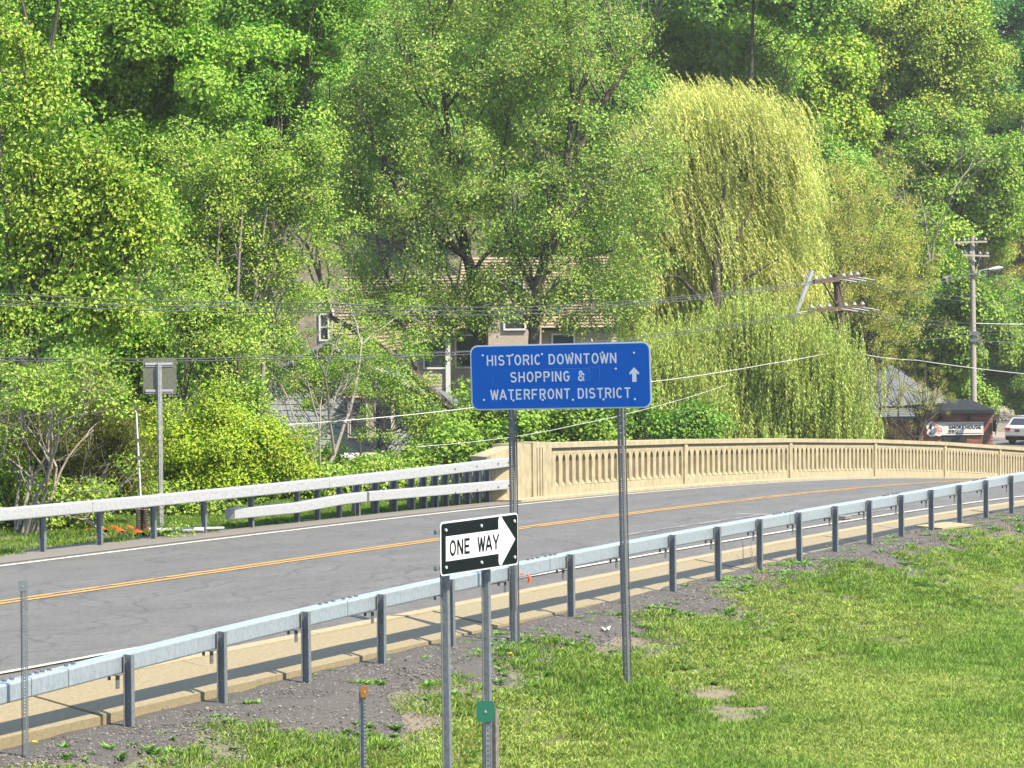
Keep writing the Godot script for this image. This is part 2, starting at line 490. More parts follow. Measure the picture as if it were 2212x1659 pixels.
func unit(r: RandomNumberGenerator) -> Vector3:
	var z := r.randf_range(-1, 1)
	var a := r.randf() * TAU
	var k := sqrt(1.0 - z * z)
	return Vector3(k * cos(a), z, k * sin(a))

func make_clump(sd: int, n: int, R: float, len: float, wid: float, spread: float, twigs: int, droop := 0.25) -> ArrayMesh:
	var r := RandomNumberGenerator.new(); r.seed = sd
	var b := MB.new()
	for k in twigs:
		var d := (unit(r) + Vector3(0, 0.5, 0)).normalized() * R
		b.col = Color(0.75, 0.55, 0.9)
		var s := d.cross(Vector3(r.randf(), r.randf(), 1)).normalized() * 0.008
		b.tri(-s - d * 0.3, s - d * 0.3, d)
	for i in n:
		var p := unit(r) * pow(r.randf(), 0.45) * R
		p.y *= 0.62
		var out := (p.normalized() * 0.7 + Vector3(0, 0.55, 0) + unit(r) * spread).normalized()
		var d := (unit(r) + p.normalized() * 0.6 + Vector3(0, -droop, 0)).normalized()
		d = (d - out * d.dot(out) * 0.8).normalized()
		var g := r.randf_range(0.78, 1.22)
		b.col = Color(g * r.randf_range(0.92, 1.15), g, g * r.randf_range(0.7, 1.1))
		var k := r.randf_range(0.65, 1.25)
		leaf(b, p, d, out, len * k, wid * k)
	return b.mesh()

func make_strand(sd: int, length: float, n: int, lean: float) -> ArrayMesh:
	var r := RandomNumberGenerator.new(); r.seed = sd
	var b := MB.new()
	for q in 7:
		var o := Vector3(r.randf_range(-0.4, 0.4), r.randf_range(-0.5, 0.2), r.randf_range(-0.4, 0.4))
		var ln := length * r.randf_range(0.6, 1.1)
		var pts := []
		var dx := r.randf_range(-0.12, 0.12); var dz := r.randf_range(-0.12, 0.12)
		for i in 7:
			var f := i / 6.0
			pts.append(o + Vector3(dx * f + lean * sin(f * 1.8) * 0.35, -ln * f * (0.65 + 0.35 * f), dz * f))
		b.col = Color(0.9, 0.8, 0.35)
		b.tube(pts, [0.004, 0.004, 0.004, 0.003, 0.003, 0.003, 0.002], 3, false)
		for i in n:
			var f := r.randf()
			var j := mini(int(f * 6), 5)
			var p: Vector3 = pts[j].lerp(pts[j + 1], f * 6 - j)
			var d := Vector3(r.randf_range(-0.7, 0.7) + lean * 0.3, -0.75, r.randf_range(-0.7, 0.7)).normalized()
			var g := r.randf_range(0.7, 1.3)
			b.col = Color(g * r.randf_range(0.92, 1.15), g, g * r.randf_range(0.7, 1.1))
			leaf(b, p, d, unit(r), 0.11 * r.randf_range(0.6, 1.2), 0.022, 0.1)
	return b.mesh()

func make_species() -> void:
	# clump meshes: seed, leaves, radius, leaf length, leaf width, disorder, twigs
	for k in 3:
		clumps["linden%d" % k] = make_clump(100 + k, 85, 0.42, 0.078, 0.058, 0.85, 3, 0.8)
		clumps["maple%d" % k] = make_clump(200 + k, 150, 0.52, 0.105, 0.085, 0.55, 3)
		clumps["small%d" % k] = make_clump(300 + k, 130, 0.40, 0.072, 0.052, 0.65, 4)
		clumps["far%d" % k] = make_clump(400 + k, 170, 0.95, 0.185, 0.14, 0.55, 0)
		clumps["silver%d" % k] = make_clump(500 + k, 100, 0.55, 0.095, 0.06, 0.9, 7)
		clumps["twiggy%d" % k] = make_clump(600 + k, 75, 0.55, 0.085, 0.045, 0.7, 12)
		clumps["needle%d" % k] = make_clump(700 + k, 130, 0.35, 0.10, 0.018, 0.9, 4)
		clumps["willow%d" % k] = make_strand(800 + k, 1.5, 36, 1.1)
		clumps["weep%d" % k] = make_strand(900 + k, 1.4, 34, 0.2)

const SPECIES := {   # base colour, bough radius in metres, clumps per square metre of bough, clump scale, bough proportions (height against width), upward reach
	"linden": [[0.205, 0.285, 0.036], 0.55, 6.5, 1.0, 0.9, -0.2], "maple": [[0.150, 0.235, 0.028], 1.1, 5.0, 1.0, 0.42, 0.15], "bright": [[0.215, 0.285, 0.018], 0.5, 12.0, 0.8, 0.5, 0.4],
	"silver": [[0.215, 0.295, 0.066], 0.9, 2.7, 1.0, 1.0, 1.0], "small": [[0.190, 0.268, 0.040], 0.55, 6.5, 1.0, 1.3, 0.9], "far": [[0.158, 0.240, 0.036], 1.6, 2.0, 1.0, 0.6, 0.3],
	"twiggy": [[0.34, 0.35, 0.085], 0.9, 3.6, 1.0, 1.2, 0.9], "needle": [[0.11, 0.12, 0.014], 0.5, 16.0, 1.0, 1.0, 0.4], "willow": [[0.40, 0.43, 0.15], 1.2, 4.6, 1.0, 1.0, 0.0], "weep": [[0.28, 0.35, 0.095], 0.9, 7.0, 1.0, 1.0, 0.0],
}
const MESHES := {"linden": "linden", "maple": "maple", "bright": "small", "silver": "silver", "small": "small", "far": "far", "twiggy": "twiggy", "needle": "needle", "willow": "willow", "weep": "weep"}

func limb(b: MB, a: Vector3, z: Vector3, r0: float, r1: float, r: RandomNumberGenerator, sides := 5, sag := 0.12) -> void:
	var l := a.distance_to(z)
	var pts := []; var rad := []
	var k := clampi(int(l / 0.8) + 2, 3, 7)
	for i in k + 1:
		var f := float(i) / k
		var p := a.lerp(z, f) + Vector3(0, -sag * l * sin(PI * f) * 0.6, 0)
		if i > 0 and i < k: p += unit(r) * l * 0.035
		pts.append(p); rad.append(lerpf(r0, r1, f))
	b.tube(pts, rad, sides, false)

# blobs are [x, y, half width, half height] of the crown's masses as seen, turned into places at the tree's own distance
func tree(called: String, label: String, category: String, d: float, foot_x: float, blobs: Array, kind: String, o := {}) -> Node3D:
	var r := RandomNumberGenerator.new()
	r.seed = hash(called + label + str(foot_x) + str(d))
	var sp: Array = SPECIES[kind]
	var root_at: Vector3 = o.get("foot", land(foot_x, d))
	var t := thing(called, label, category, Transform3D(Basis(), root_at), o.get("group", ""))
	var tint := Color(sp[0][0], sp[0][1], sp[0][2]) * Color(o.get("tint", Color.WHITE))
	var bs: float = sp[1] * o.get("bough", 1.0)
	var dens: float = sp[2] * o.get("dens", 1.0)
	var lists := [[], [], []]; var tints := [[], [], []]
	var bark := MB.new()
	var trunk_r: float = o.get("trunk", 0.16)
	var stems: int = o.get("stems", 1)
	var centre := Vector3.ZERO
	var all := []
	for k in blobs:
		var c := at(k[0], k[1], d + (k[4] if k.size() > 4 else 0.0)) - root_at
		var m := d / F
		all.append([c, Vector3(k[2] * m, k[3] * m, k[2] * m * 0.85)])
		centre += c / blobs.size()
	var top: Vector3 = centre + Vector3(0, all[0][1].y * 0.5, 0)
	var trunk_lines := []
	if trunk_r > 0.0:
		for k in stems:
			var a := TAU * k / stems + r.randf()
			var off := Vector3(cos(a), 0, sin(a)) * (0.0 if stems == 1 else 0.15 + trunk_r)
			var head: Vector3 = top + (Vector3(cos(a), 0, sin(a)) * all[0][1].x * (0.15 if stems == 1 else 0.5))
			var pts := []; var rad := []
			for i in 8:
				var f := i / 7.0
				pts.append(off.lerp(head, f) + Vector3(off.x, 0, off.z) * f + unit(r) * 0.16 * sin(PI * f) + (Vector3(0, -0.4, 0) if i == 0 else Vector3.ZERO))
				rad.append(trunk_r * (1.0 - 0.8 * f) * (1.25 if i == 0 else 1.0))
			bark.tube(pts, rad, 7, false)
			trunk_lines.append(pts)
		part("trunk", bark.mesh(), o.get("bark", M.bark), t)
	var limbs := MB.new()
	for q in all:
		var c: Vector3 = q[0]; var s: Vector3 = q[1]
		var area := 4.0 * PI * pow((pow(s.x * s.y, 1.6) + pow(s.x * s.z, 1.6) + pow(s.y * s.z, 1.6)) / 3.0, 1.0 / 1.6)
		var b0 := minf(bs, minf(s.x, s.y) * 0.55)
		var nb := clampi(int(area / (b0 * b0 * 2.1)), 6, 190)
		for i in nb:
			var dir := unit(r)
			if dir.y < -0.75: dir.y = -dir.y * 0.5; dir = dir.normalized()
			var depth := 0.9 if r.randf() < 0.68 else r.randf_range(0.25, 0.85)
			var reach := r.randf_range(0.72, 1.2) * (1.12 if r.randf() < 0.1 else 1.0)
			var bc := c + dir * s * depth * reach
			var rb := b0 * r.randf_range(0.7, 1.25)
			var warm := r.randf_range(0.86, 1.16)
			var bt := tint * Color(warm * r.randf_range(0.95, 1.1), warm, warm)
			var spray := (dir * Vector3(1, 0.4, 1) + unit(r) * 0.5 + Vector3(0, sp[5], 0)).normalized()
			var nc := maxi(1, int(dens * rb * rb * 2.6 / (sp[3] * sp[3])))
			if kind == "willow" or kind == "weep":
				for j in nc:
					var p := bc + unit(r) * rb * Vector3(1, 0.75, 1)
					var w := r.randf_range(0.8, 1.2)
					var bb := Basis(Vector3.UP, r.randf_range(-0.9, 0.9) if kind == "willow" else r.randf() * TAU).scaled(Vector3.ONE * r.randf_range(0.75, 1.3))
					var v := r.randi() % 3
					lists[v].append(Transform3D(bb, p))
					tints[v].append(bt * Color(w, w, w))
			else:
				for j in nc:
					var d2 := (unit(r) + dir * 0.3 + Vector3(0, 0.3, 0)).normalized()
					var along := r.randf_range(-1.1, 1.1)
					var p := bc + spray * along * rb + d2 * rb * r.randf_range(0.45, 0.85) * Vector3(1, sp[4], 1) * (1.15 - 0.5 * absf(along))
					var y := (d2 * 0.55 + Vector3(0, 0.75, 0) + unit(r) * 0.25).normalized()
					var x := y.cross(unit(r)).normalized()
					var bb := Basis(x, y, x.cross(y)).scaled(Vector3.ONE * sp[3] * o.get("size", 1.0) * r.randf_range(0.75, 1.2))
					var w := r.randf_range(0.85, 1.15)
					var v := r.randi() % 3
					lists[v].append(Transform3D(bb, p))
					tints[v].append(bt * Color(w, w, w))
			if trunk_lines.size() and r.randf() < o.get("limbs", 0.8):
				var line: Array = trunk_lines[r.randi() % trunk_lines.size()]
				var best := 1
				for z in range(1, 7):
					if line[z].y < bc.y - 0.25 * Vector2(bc.x - line[z].x, bc.z - line[z].z).length(): best = z
				best = maxi(1, best - r.randi() % 3)
				limb(limbs, line[best], bc, trunk_r * 0.32 * (1.0 - best * 0.09), 0.012, r, 5 if d < 130 else 4)
	if limbs.v.size(): part("limbs", limbs.mesh(), o.get("bark", M.bark), t)
	for v in 3:
		if lists[v].size():
			many("crown", clumps["%s%d" % [MESHES[kind], v]], M.leaf_soft if kind in ["willow", "weep", "twiggy"] else M.leaf, lists[v], tints[v], t)
	return t

func bare_limbs(b: MB, p: Vector3, d: Vector3, l: float, rad: float, deep: int, r: RandomNumberGenerator, tips: Array, open := 0.55) -> void:
	var pts := [p]; var rads := [rad]
	var q := p; var dd := d
	for i in 4:
		dd = (dd + unit(r) * 0.22).normalized()
		q += dd * l / 4
		pts.append(q); rads.append(rad * (1.0 - 0.13 * (i + 1)))
	b.tube(pts, rads, 5 if rad > 0.02 else 3, false)
	if deep == 0:
		tips.append(q); tips.append(pts[2])
		return
	for i in (3 if r.randf() < 0.6 else 2):
		var k: int = r.randi_range(2, 4)
		bare_limbs(b, pts[k], (dd + unit(r) * open * 1.4 + Vector3(0, 0.12, 0)).normalized(), l * r.randf_range(0.6, 0.85), rad * 0.55, deep - 1, r, tips, open)

func twig_tree(called: String, label: String, category: String, foot: Vector3, h: float, rad: float, deep: int, stems: int, bark: Material, kind := "", o := {}) -> void:
	var r := RandomNumberGenerator.new(); r.seed = hash(label)
	var t := thing(called, label, category, Transform3D(Basis(), foot), o.get("group", ""))
	var b := MB.new()
	var tips := []
	for k in stems:
		var lean := Vector3(r.randf_range(-1, 1), 0, r.randf_range(-1, 1)) * (0.12 if stems == 1 else 0.45)
		bare_limbs(b, Vector3(lean.x, -0.1, lean.z) * 0.5, (Vector3.UP + lean).normalized(), h, rad, deep, r, tips, o.get("open", 0.55))
	part("branches", b.mesh(), bark, t)
	if kind:
		var sp: Array = SPECIES[kind]
		var tint := Color(sp[0][0], sp[0][1], sp[0][2]) * Color(o.get("tint", Color.WHITE))
		var list := []; var tints := []
		for p in tips:
			if r.randf() > o.get("dens", 0.6): continue
			var w := r.randf_range(0.8, 1.2)
			list.append(Transform3D(Basis(Vector3.UP, r.randf() * TAU).scaled(Vector3.ONE * r.randf_range(0.5, 0.95) * o.get("size", 1.0)), p))
			tints.append(tint * Color(w, w, w))
		if list.size(): many("crown", clumps[MESHES[kind] + "0"], M.leaf, list, tints, t)

# ---------------------------------------------------------------- the place
func _ready() -> void:
	cam_basis = Basis.from_euler(Vector3(-PITCH, 0, ROLL))
	var cam := Camera3D.new()
	cam.name = "camera"
	cam.fov = rad_to_deg(2.0 * atan(829.5 / F))
	cam.near = 0.5
	cam.far = 900.0
	cam.transform = Transform3D(cam_basis, Vector3(0, CY, 0))
	add_child(cam)
	cam.current = true
	var env := Environment.new()
	env.background_mode = Environment.BG_SKY
	var sky := ProceduralSkyMaterial.new()
	sky.sky_top_color = lin(0.24, 0.35, 0.57)
	sky.sky_horizon_color = lin(0.62, 0.69, 0.74)
	sky.sky_curve = 0.18
	sky.ground_bottom_color = lin(0.09, 0.11, 0.05)
	sky.ground_horizon_color = lin(0.20, 0.24, 0.16)
	sky.sky_energy_multiplier = 1.0
	env.sky = Sky.new()
	env.sky.sky_material = sky
	env.tonemap_mode = Environment.TONE_MAPPER_LINEAR
	env.tonemap_exposure = 4.3
	env.fog_enabled = true
	env.fog_density = 0.00012
	env.fog_light_color = lin(0.85, 0.92, 0.90)
	env.sdfgi_enabled = true
	env.ssao_enabled = true
	env.ssil_enabled = true
	var we := WorldEnvironment.new()
	we.name = "environment"
	we.environment = env
	add_child(we)
	var sun := DirectionalLight3D.new()
	sun.name = "sun"
	sun.light_color = Color(1.0, 0.95, 0.86)
	sun.light_energy = 1.4
	sun.light_angular_distance = 0.5
	sun.shadow_enabled = true
	sun.look_at_from_position(Vector3.ZERO, Vector3(-0.39, -0.61, -0.28), Vector3.UP)
	add_child(sun)

	rng.seed = 4
	lump.seed = 9; lump.frequency = 0.06
	make_materials()
	make_species()
	build_ground()
	build_near_rail()
	build_far_rail()
	build_parapet()
	build_houses()
	build_brick_building()
	build_woods()
	build_signs()
	build_poles()
	build_small_things()

func loft(rows: Array, ws: Array, y: Callable, up := 0.0, uvs := false) -> ArrayMesh:
	var b := MB.new()
	for i in rows.size() - 1:
		for j in ws.size() - 1:
			var p := []; var q := []
			for k in [[rows[i], ws[j + 1]], [rows[i], ws[j]], [rows[i + 1], ws[j]], [rows[i + 1], ws[j + 1]]]:
				p.append(spot(k[0], k[1], y.call(k[0], k[1]) + up))
				q.append(Vector2((k[0] + 20.0) / 100.0, k[1] / 10.0))
			b.quad(p[0], p[1], p[2], p[3], q[0], q[1], q[2], q[3])
	return b.mesh()

func steps(a: float, z: float, by: float) -> Array:
	var o := []
	var x := a
	while x < z - 1e-4:
		o.append(x); x += by
	o.append(z)
	return o

func seg(s0: float, s1: float, w0: float, w1: float, lo: Callable, hi: Callable) -> ArrayMesh:   # a block that follows the road
	var b := MB.new()
	var p := []
	for f in [lo, hi]:
		for k in [[s0, w0], [s1, w0], [s1, w1], [s0, w1]]:
			p.append(spot(k[0], k[1], f.call(k[0])))
	b.hexa(p)
	return b.mesh()

func build_ground() -> void:
	# far side: the verge, the low ground by the creek and the hill
	var rows := steps(-140, -20, 8) + steps(-18, 90, 2.0) + steps(94, 300, 5)
	var ws := [9.95, 10.4, 11.2, 12.2, 13.5, 15, 17, 19, 21, 24] + steps(28, 130, 5) + steps(140, 330, 12)
	part("hillside", loft(rows, ws, func(s, w): return land_y(spot(s, w, 0).x, -spot(s, w, 0).z)), M.hill).set_meta("kind", "structure")
	# near side: lawn with a gravel berm along the sidewalk
	ws = [0.4]
	for w in [0.0, -0.25, -0.5, -0.8, -1.2, -1.6, -2.0, -2.5, -3.2, -4, -5, -6, -8, -10, -13, -17, -24, -40, -80, -150]: ws.append(w)
	ws.reverse()
	part("lawn", loft(steps(-60, 120, 1.5), ws, lawn_y), M.soil).set_meta("kind", "structure")
	var g := MB.new()
	var edge := FastNoiseLite.new(); edge.seed = 3; edge.frequency = 0.35
	var ss := steps(-18, 62, 0.3)
	for i in ss.size() - 1:
		var e := []
		for s in [ss[i], ss[i + 1]]: e.append(gravel_edge(s))
		for j in 6:
			var p := []
			for k in [[0, j], [0, j + 1], [1, j + 1], [1, j]]:
				var s: float = ss[i + k[0]]
				var w := lerpf(0.27, e[k[0]], k[1] / 6.0)
				p.append(spot(s, w, lawn_y(s, w) + 0.012 + (0.02 * (edge.get_noise_2d(s * 6, w * 6)) + 0.02 if k[1] < 6 else -0.014)))
			g.quad(p[0], p[1], p[2], p[3])
	part("gravel_shoulder", g.mesh(), M.gravel).set_meta("kind", "structure")
	# road and its painted lines
	var road := part("road", loft(steps(-60, 130, 1.0), [1.05, 1.2, 1.95, 5.3, 8.7, 9.95], road_y, 0.0, true), M.asphalt)
	road.set_meta("kind", "structure")
	var r := RandomNumberGenerator.new(); r.seed = 12
	for off in [5.22, 5.38]:
		part("centre_line", ragged_line(off, 0.085, -40, 110, r, 0.05), M.yellow_line, road)
	part("edge_line", ragged_line(8.62, 0.12, -40, 110, r, 0.004), M.white_line, road)
	part("edge_line", ragged_line(1.9, 0.12, -40, 110, r, 0.02), M.white_line, road)
	for k in [[2.3, 20.2, 24.4], [2.75, 16.0, 21.5], [3.5, 13.0, 20.0]]:
		part("faded_line", ragged_line(k[0], 0.14, k[1], k[2], r, 0.35), M.faded_line, road)
	part("stop_line", seg(19.6, 20.0, 2.0, 5.1, func(s): return road_y(s, 3.4) - 0.03, func(s): return road_y(s, 3.4) + 0.05 - 0.0335), M.faded_line, road)
	var sh := part("road_shoulder", loft(steps(-40, 24, 1.0), [8.86, 9.3, 9.95], func(s, w): return road_y(s, w) + 0.006), M.gravel)
	sh.set_meta("kind", "structure")
	sh.material_override = rough_mat(31, lin(0.05, 0.044, 0.036), lin(0.105, 0.094, 0.076), 1.6, 0.95, 0.0, 1.0, 0.05)
	var lg := part("bridge_ledge", seg(22.6, 30, 8.95, 9.45, func(s): return crown(s) - 0.3, func(s): return crown(s) + 0.0), M.concrete)
	lg.set_meta("kind", "structure")
	for k in 9:
		var s0 := 30.0 + k * 5
		part("slab", seg(s0 + 0.01, s0 + 5, 8.95, 9.45, func(s): return crown(s) - 0.3, func(s): return crown(s) + 0.0), M.concrete, lg)
	# sidewalk slabs and kerb stones
	var walk := Node3D.new(); walk.name = "sidewalk"; add_child(walk); walk.set_meta("kind", "structure")
	var k := 0
	for s in steps(-18, 57, 3.0):
		var dy := 0.006 * sin(k * 2.3)
		var sb := MB.new()
		var p := []
		for up in [0, 1]:
			for q in [[s + 0.012, 0.25 + 0.02 * sin(k * 1.7)], [s + 2.988, 0.25 + 0.02 * sin(k * 1.7)], [s + 2.988, 1.0], [s + 0.012, 1.0]]:
				p.append(spot(q[0], q[1], crown(q[0]) + (back_off(q[0]) if q[1] < 0.6 else kerb_off(q[0])) + (dy if up else -0.3)))
		sb.hexa(p)
		part("slab", sb.mesh(), M.walk, walk)
		part("kerb_stone", seg(s + 0.008, s + 2.992, 1.005, 1.2, func(q): return crown(q) + kerb_off(q) - 0.3, func(q): return crown(q) + kerb_off(q) + 0.01), M.kerb, walk)
		k += 1
	# stones, grass, weeds
	var list := []; var tints := []
	var st := MB.new()
	var rr := RandomNumberGenerator.new(); rr.seed = 8
	var oct := [Vector3(1, 0, 0.1), Vector3(0.1, 0.1, 1), Vector3(-0.9, 0, 0.2), Vector3(0, -0.1, -1), Vector3(0.1, 0.7, 0), Vector3(0, -0.6, 0.1)]
	for i in 4:
		st.tri(oct[(i + 1) % 4], oct[i], oct[4]); st.tri(oct[i], oct[(i + 1) % 4], oct[5])
	for i in 42000:
		var s := rr.randf_range(-14, 44)
		var e := gravel_edge(s)
		var w := lerpf(0.24, e - 0.5, pow(rr.randf(), 0.8))
		var q := rr.randf_range(0.006, 0.017) * (1.6 if rr.randf() < 0.06 else 1.0)
		list.append(Transform3D(Basis.from_euler(Vector3(rr.randf() * 6, rr.randf() * 6, 0)).scaled(Vector3(q, q * 0.7, q * rr.randf_range(0.7, 1.3))), spot(s, w, lawn_y(s, w) + 0.03 + q * 0.2)))
		var c := rr.randf_range(0.025, 0.115) * (1.5 if rr.randf() < 0.05 else 1.0)
		tints.append(Color(c * 1.05, c * 0.97, c * 0.85))
	tag(many("gravel", st.mesh(), M.stone, list, tints), "loose grey gravel strewn along the berm behind the near guardrail", "gravel")
	var n := FastNoiseLite.new(); n.seed = 41; n.frequency = 1.4
	for q in BARE:
		var c := on_lawn(q[0], q[1])
		var eb := MB.new()
		var ring := []
		for i in 22:
			var a := TAU * i / 22
			var far: float = q[2] * (1.0 + 0.7 * n.get_noise_2d(cos(a) * 2 + q[0], sin(a) * 2))
			var f := sw(c) + Vector2(cos(a) * far * 1.5, sin(a) * far * 0.55)
			ring.append(spot(f.x, f.y, lawn_y(f.x, f.y) + 0.005))
		var mid := sw(c)
		for i in 22: eb.tri(spot(mid.x, mid.y, lawn_y(mid.x, mid.y) + 0.02), ring[i], ring[(i + 1) % 22])
		part("bare_earth", eb.mesh(), M.earth).set_meta("kind", "structure")
	grow_grass()

const BARE := [[1600, 1545, 0.62], [1530, 1500, 0.4], [1350, 1385, 0.35], [905, 1560, 0.3], [1010, 1500, 0.25], [1690, 1590, 0.2]]

func gravel_edge(s: float) -> float:
	var e := -0.62 - 0.5 * sin(s * 0.45 + 1.0) * sin(s * 0.19) - 0.3 * sin(s * 1.7) - 0.12 * sin(s * 4.1 + 1.0)
	return minf(-0.25, e) * (1.0 if s < 14 else 0.75)

func ragged_line(w: float, wide: float, s0: float, s1: float, r: RandomNumberGenerator, worn: float) -> ArrayMesh:
	var b := MB.new()
	var s := s0
	var gap := 0
	while s < s1:
		var l := 0.35
		if gap > 0: gap -= 1
		elif r.randf() < worn: gap = r.randi_range(1, 3)
		var a := wide * 0.5 * r.randf_range(0.9, 1.05)
		var c := wide * 0.5 * (r.randf_range(0.9, 1.05) if gap == 0 else r.randf_range(-0.2, 0.3))
		b.quad(spot(s, w + a, road_y(s, w) + 0.006), spot(s, w - c, road_y(s, w) + 0.006), spot(s + l, w - c, road_y(s + l, w) + 0.006), spot(s + l, w + a, road_y(s + l, w) + 0.006))
		s += l
	return b.mesh()

func grow_grass() -> void:
	var r := RandomNumberGenerator.new(); r.seed = 21
	var tufts := []
	for k in 3:
		var b := MB.new()
		for i in 150:
			var p := Vector3(r.randf_range(-1, 1), 0, r.randf_range(-1, 1)) * 0.2
			var h := r.randf_range(0.02, 0.075)
			var a := r.randf() * TAU
			var side := Vector3(cos(a), 0, sin(a)) * r.randf_range(0.003, 0.006)
			var bend := Vector3(r.randf_range(-1, 1), 0, r.randf_range(-1, 1)) * h * 0.75
			var g := r.randf_range(0.4, 1.6)
			b.col = Color(g * r.randf_range(0.85, 1.3), g, g * r.randf_range(0.7, 1.2))
			if r.randf() < 0.07: b.col = Color(1.9, 1.3, 2.2)
			var m := p + Vector3(0, h * 0.6, 0) + bend * 0.35
			b.quad(p - side, p + side, m + side, m - side)
			b.tri(m - side, m + side, p + Vector3(0, h, 0) + bend)
		tufts.append(b.mesh())
	var patch := FastNoiseLite.new(); patch.seed = 2; patch.frequency = 0.22; patch.fractal_octaves = 4
	var bare := FastNoiseLite.new(); bare.seed = 31; bare.frequency = 0.5
	var bare_at := []
	for z in BARE: bare_at.append([sw(on_lawn(z[0], z[1])), z[2]])
	var lists := [[], [], []]; var tints := [[], [], []]
	for i in 60000:
		var x := r.randf_range(-5.5, 11.5)
		var d := r.randf_range(24.5, 66)
		if absf(x) > d * 0.162 + 0.5: continue
		if r.randf() > pow(30.0 / maxf(30.0, d), 1.2): continue
		var q := sw(Vector3(x, 0, -d))
		if q.y > -0.25: continue
		var into := gravel_edge(q.x) - q.y
		var keep := smoothstep(-0.15, 0.55, into + 0.35 * bare.get_noise_2d(x * 3, d * 3))
		if r.randf() > keep: continue
		if bare.get_noise_2d(x * 1.6, d * 1.0) > 0.50 and r.randf() < 0.93: continue
		var skip := false
		for z in bare_at:
			var e: Vector2 = (q - z[0]) / Vector2(z[1] * 1.5, z[1] * 0.55)
			if e.length() < 0.95 and r.randf() < 0.95: skip = true
		if skip: continue
		var n := patch.get_noise_2d(x, d * 0.8)
		var dry := clampf(0.5 + n * 1.5, 0, 1)
		var c := Color(0.120, 0.192, 0.030).lerp(Color(0.205, 0.245, 0.055), dry) * r.randf_range(0.7, 1.3)
		var k := r.randi() % 3
		lists[k].append(Transform3D(Basis(Vector3.UP, r.randf() * TAU).scaled(Vector3(1, r.randf_range(0.4, 1.1) * (0.7 + 0.4 * (1 - dry)) * (1.8 if r.randf() < 0.04 else 1.0), 1)), spot(q.x, q.y, lawn_y(q.x, q.y))))
		tints[k].append(c)
	for k in 3:
		tag(many("grass", tufts[k], M.grass, lists[k], tints[k]), "short green lawn grass sloping down from the gravel berm", "grass", "lawn grass")
	# verge behind the far guardrail
	lists = [[], [], []]; tints = [[], [], []]
	for i in 5200:
		var s := r.randf_range(-6, 25)
		var w := r.randf_range(9.75, 14.0)
		var p := spot(s, w, 0)
		p.y = land_y(p.x, -p.z)
		if r.randf() < 0.25 and w < 10.1: continue
		if s > 6.0 and s < 10.2 and w > 9.5 and w < 12.2 and r.randf() < 0.9: continue
		var k := r.randi() % 3
		lists[k].append(Transform3D(Basis(Vector3.UP, r.randf() * TAU).scaled(Vector3(1.2, r.randf_range(0.7, 1.5), 1.2)), p))
		tints[k].append(Color(0.13, 0.19, 0.02).lerp(Color(0.07, 0.13, 0.02), r.randf()))
	for k in 3:
		tag(many("verge_grass", tufts[k], M.grass, lists[k], tints[k]), "rough bright grass on the verge behind the far guardrail", "grass", "far verge grass")
	# broad-leaved weeds on the edge of the gravel
	var wb := MB.new()
	for i in 26:
		var a := r.randf() * TAU
		var g := r.randf_range(0.7, 1.3)
		wb.col = Color(g, g, g)
		var dd := Vector3(cos(a), r.randf_range(0.15, 0.8), sin(a)).normalized()
		leaf(wb, Vector3.ZERO, dd, Vector3.UP, r.randf_range(0.08, 0.17), 0.035, 0.2)
	var list := []; var tin := []
	for i in 2600:
		var s := r.randf_range(-11, 26)
		var w := gravel_edge(s) - r.randf_range(-0.35, 1.2)
		if r.randf() < 0.06: w = r.randf_range(-0.5, 0.2)
		if bare.get_noise_2d(s * 1.3, w * 2.0) < 0.0: continue
		list.append(Transform3D(Basis(Vector3.UP, r.randf() * TAU).scaled(Vector3.ONE * r.randf_range(0.3, 0.8)), spot(s, w, lawn_y(s, w) + 0.01)))
		tin.append(Color(0.10, 0.17, 0.035) * r.randf_range(0.7, 1.5))
	tag(many("weeds", wb.mesh(), M.grass, list, tin), "dark broad-leaved weeds scattered where the gravel meets the lawn", "weeds")

# ---------------------------------------------------------------- guardrails
func near_top(s: float) -> float:
	var k := clampf(s, -10.0, 24.0)
	var y := CY - 3.2052 - 0.00607 * k - 8.537e-4 * k * k + 2.013e-5 * k * k * k
	if s > 24.0: y += crown(s) - crown(24.0)
	if s < -10.0: y -= 0.012 * (-10.0 - s)
	return y

func road_basis(s: float, slope := 0.0) -> Basis:       # x along the road, y up, z towards the eye's side
	var x := Vector3(DIR.x, slope, -DIR.y).normalized()
	var z := Vector3(-NOR.x, 0, NOR.y)
	return Basis(x, z.cross(x), z)

func rail_post(h: float) -> ArrayMesh:                   # rolled section: flanges along the rail, web across; top at 0
	var b := MB.new()
	b.box(Vector3(0, -h / 2, 0.036), Vector3(0.059, h, 0.006))
	b.box(Vector3(0, -h / 2, -0.036), Vector3(0.059, h, 0.006))
	b.box(Vector3(0, -h / 2 - 0.001, 0), Vector3(0.006, h - 0.002, 0.066))
	return b.mesh()

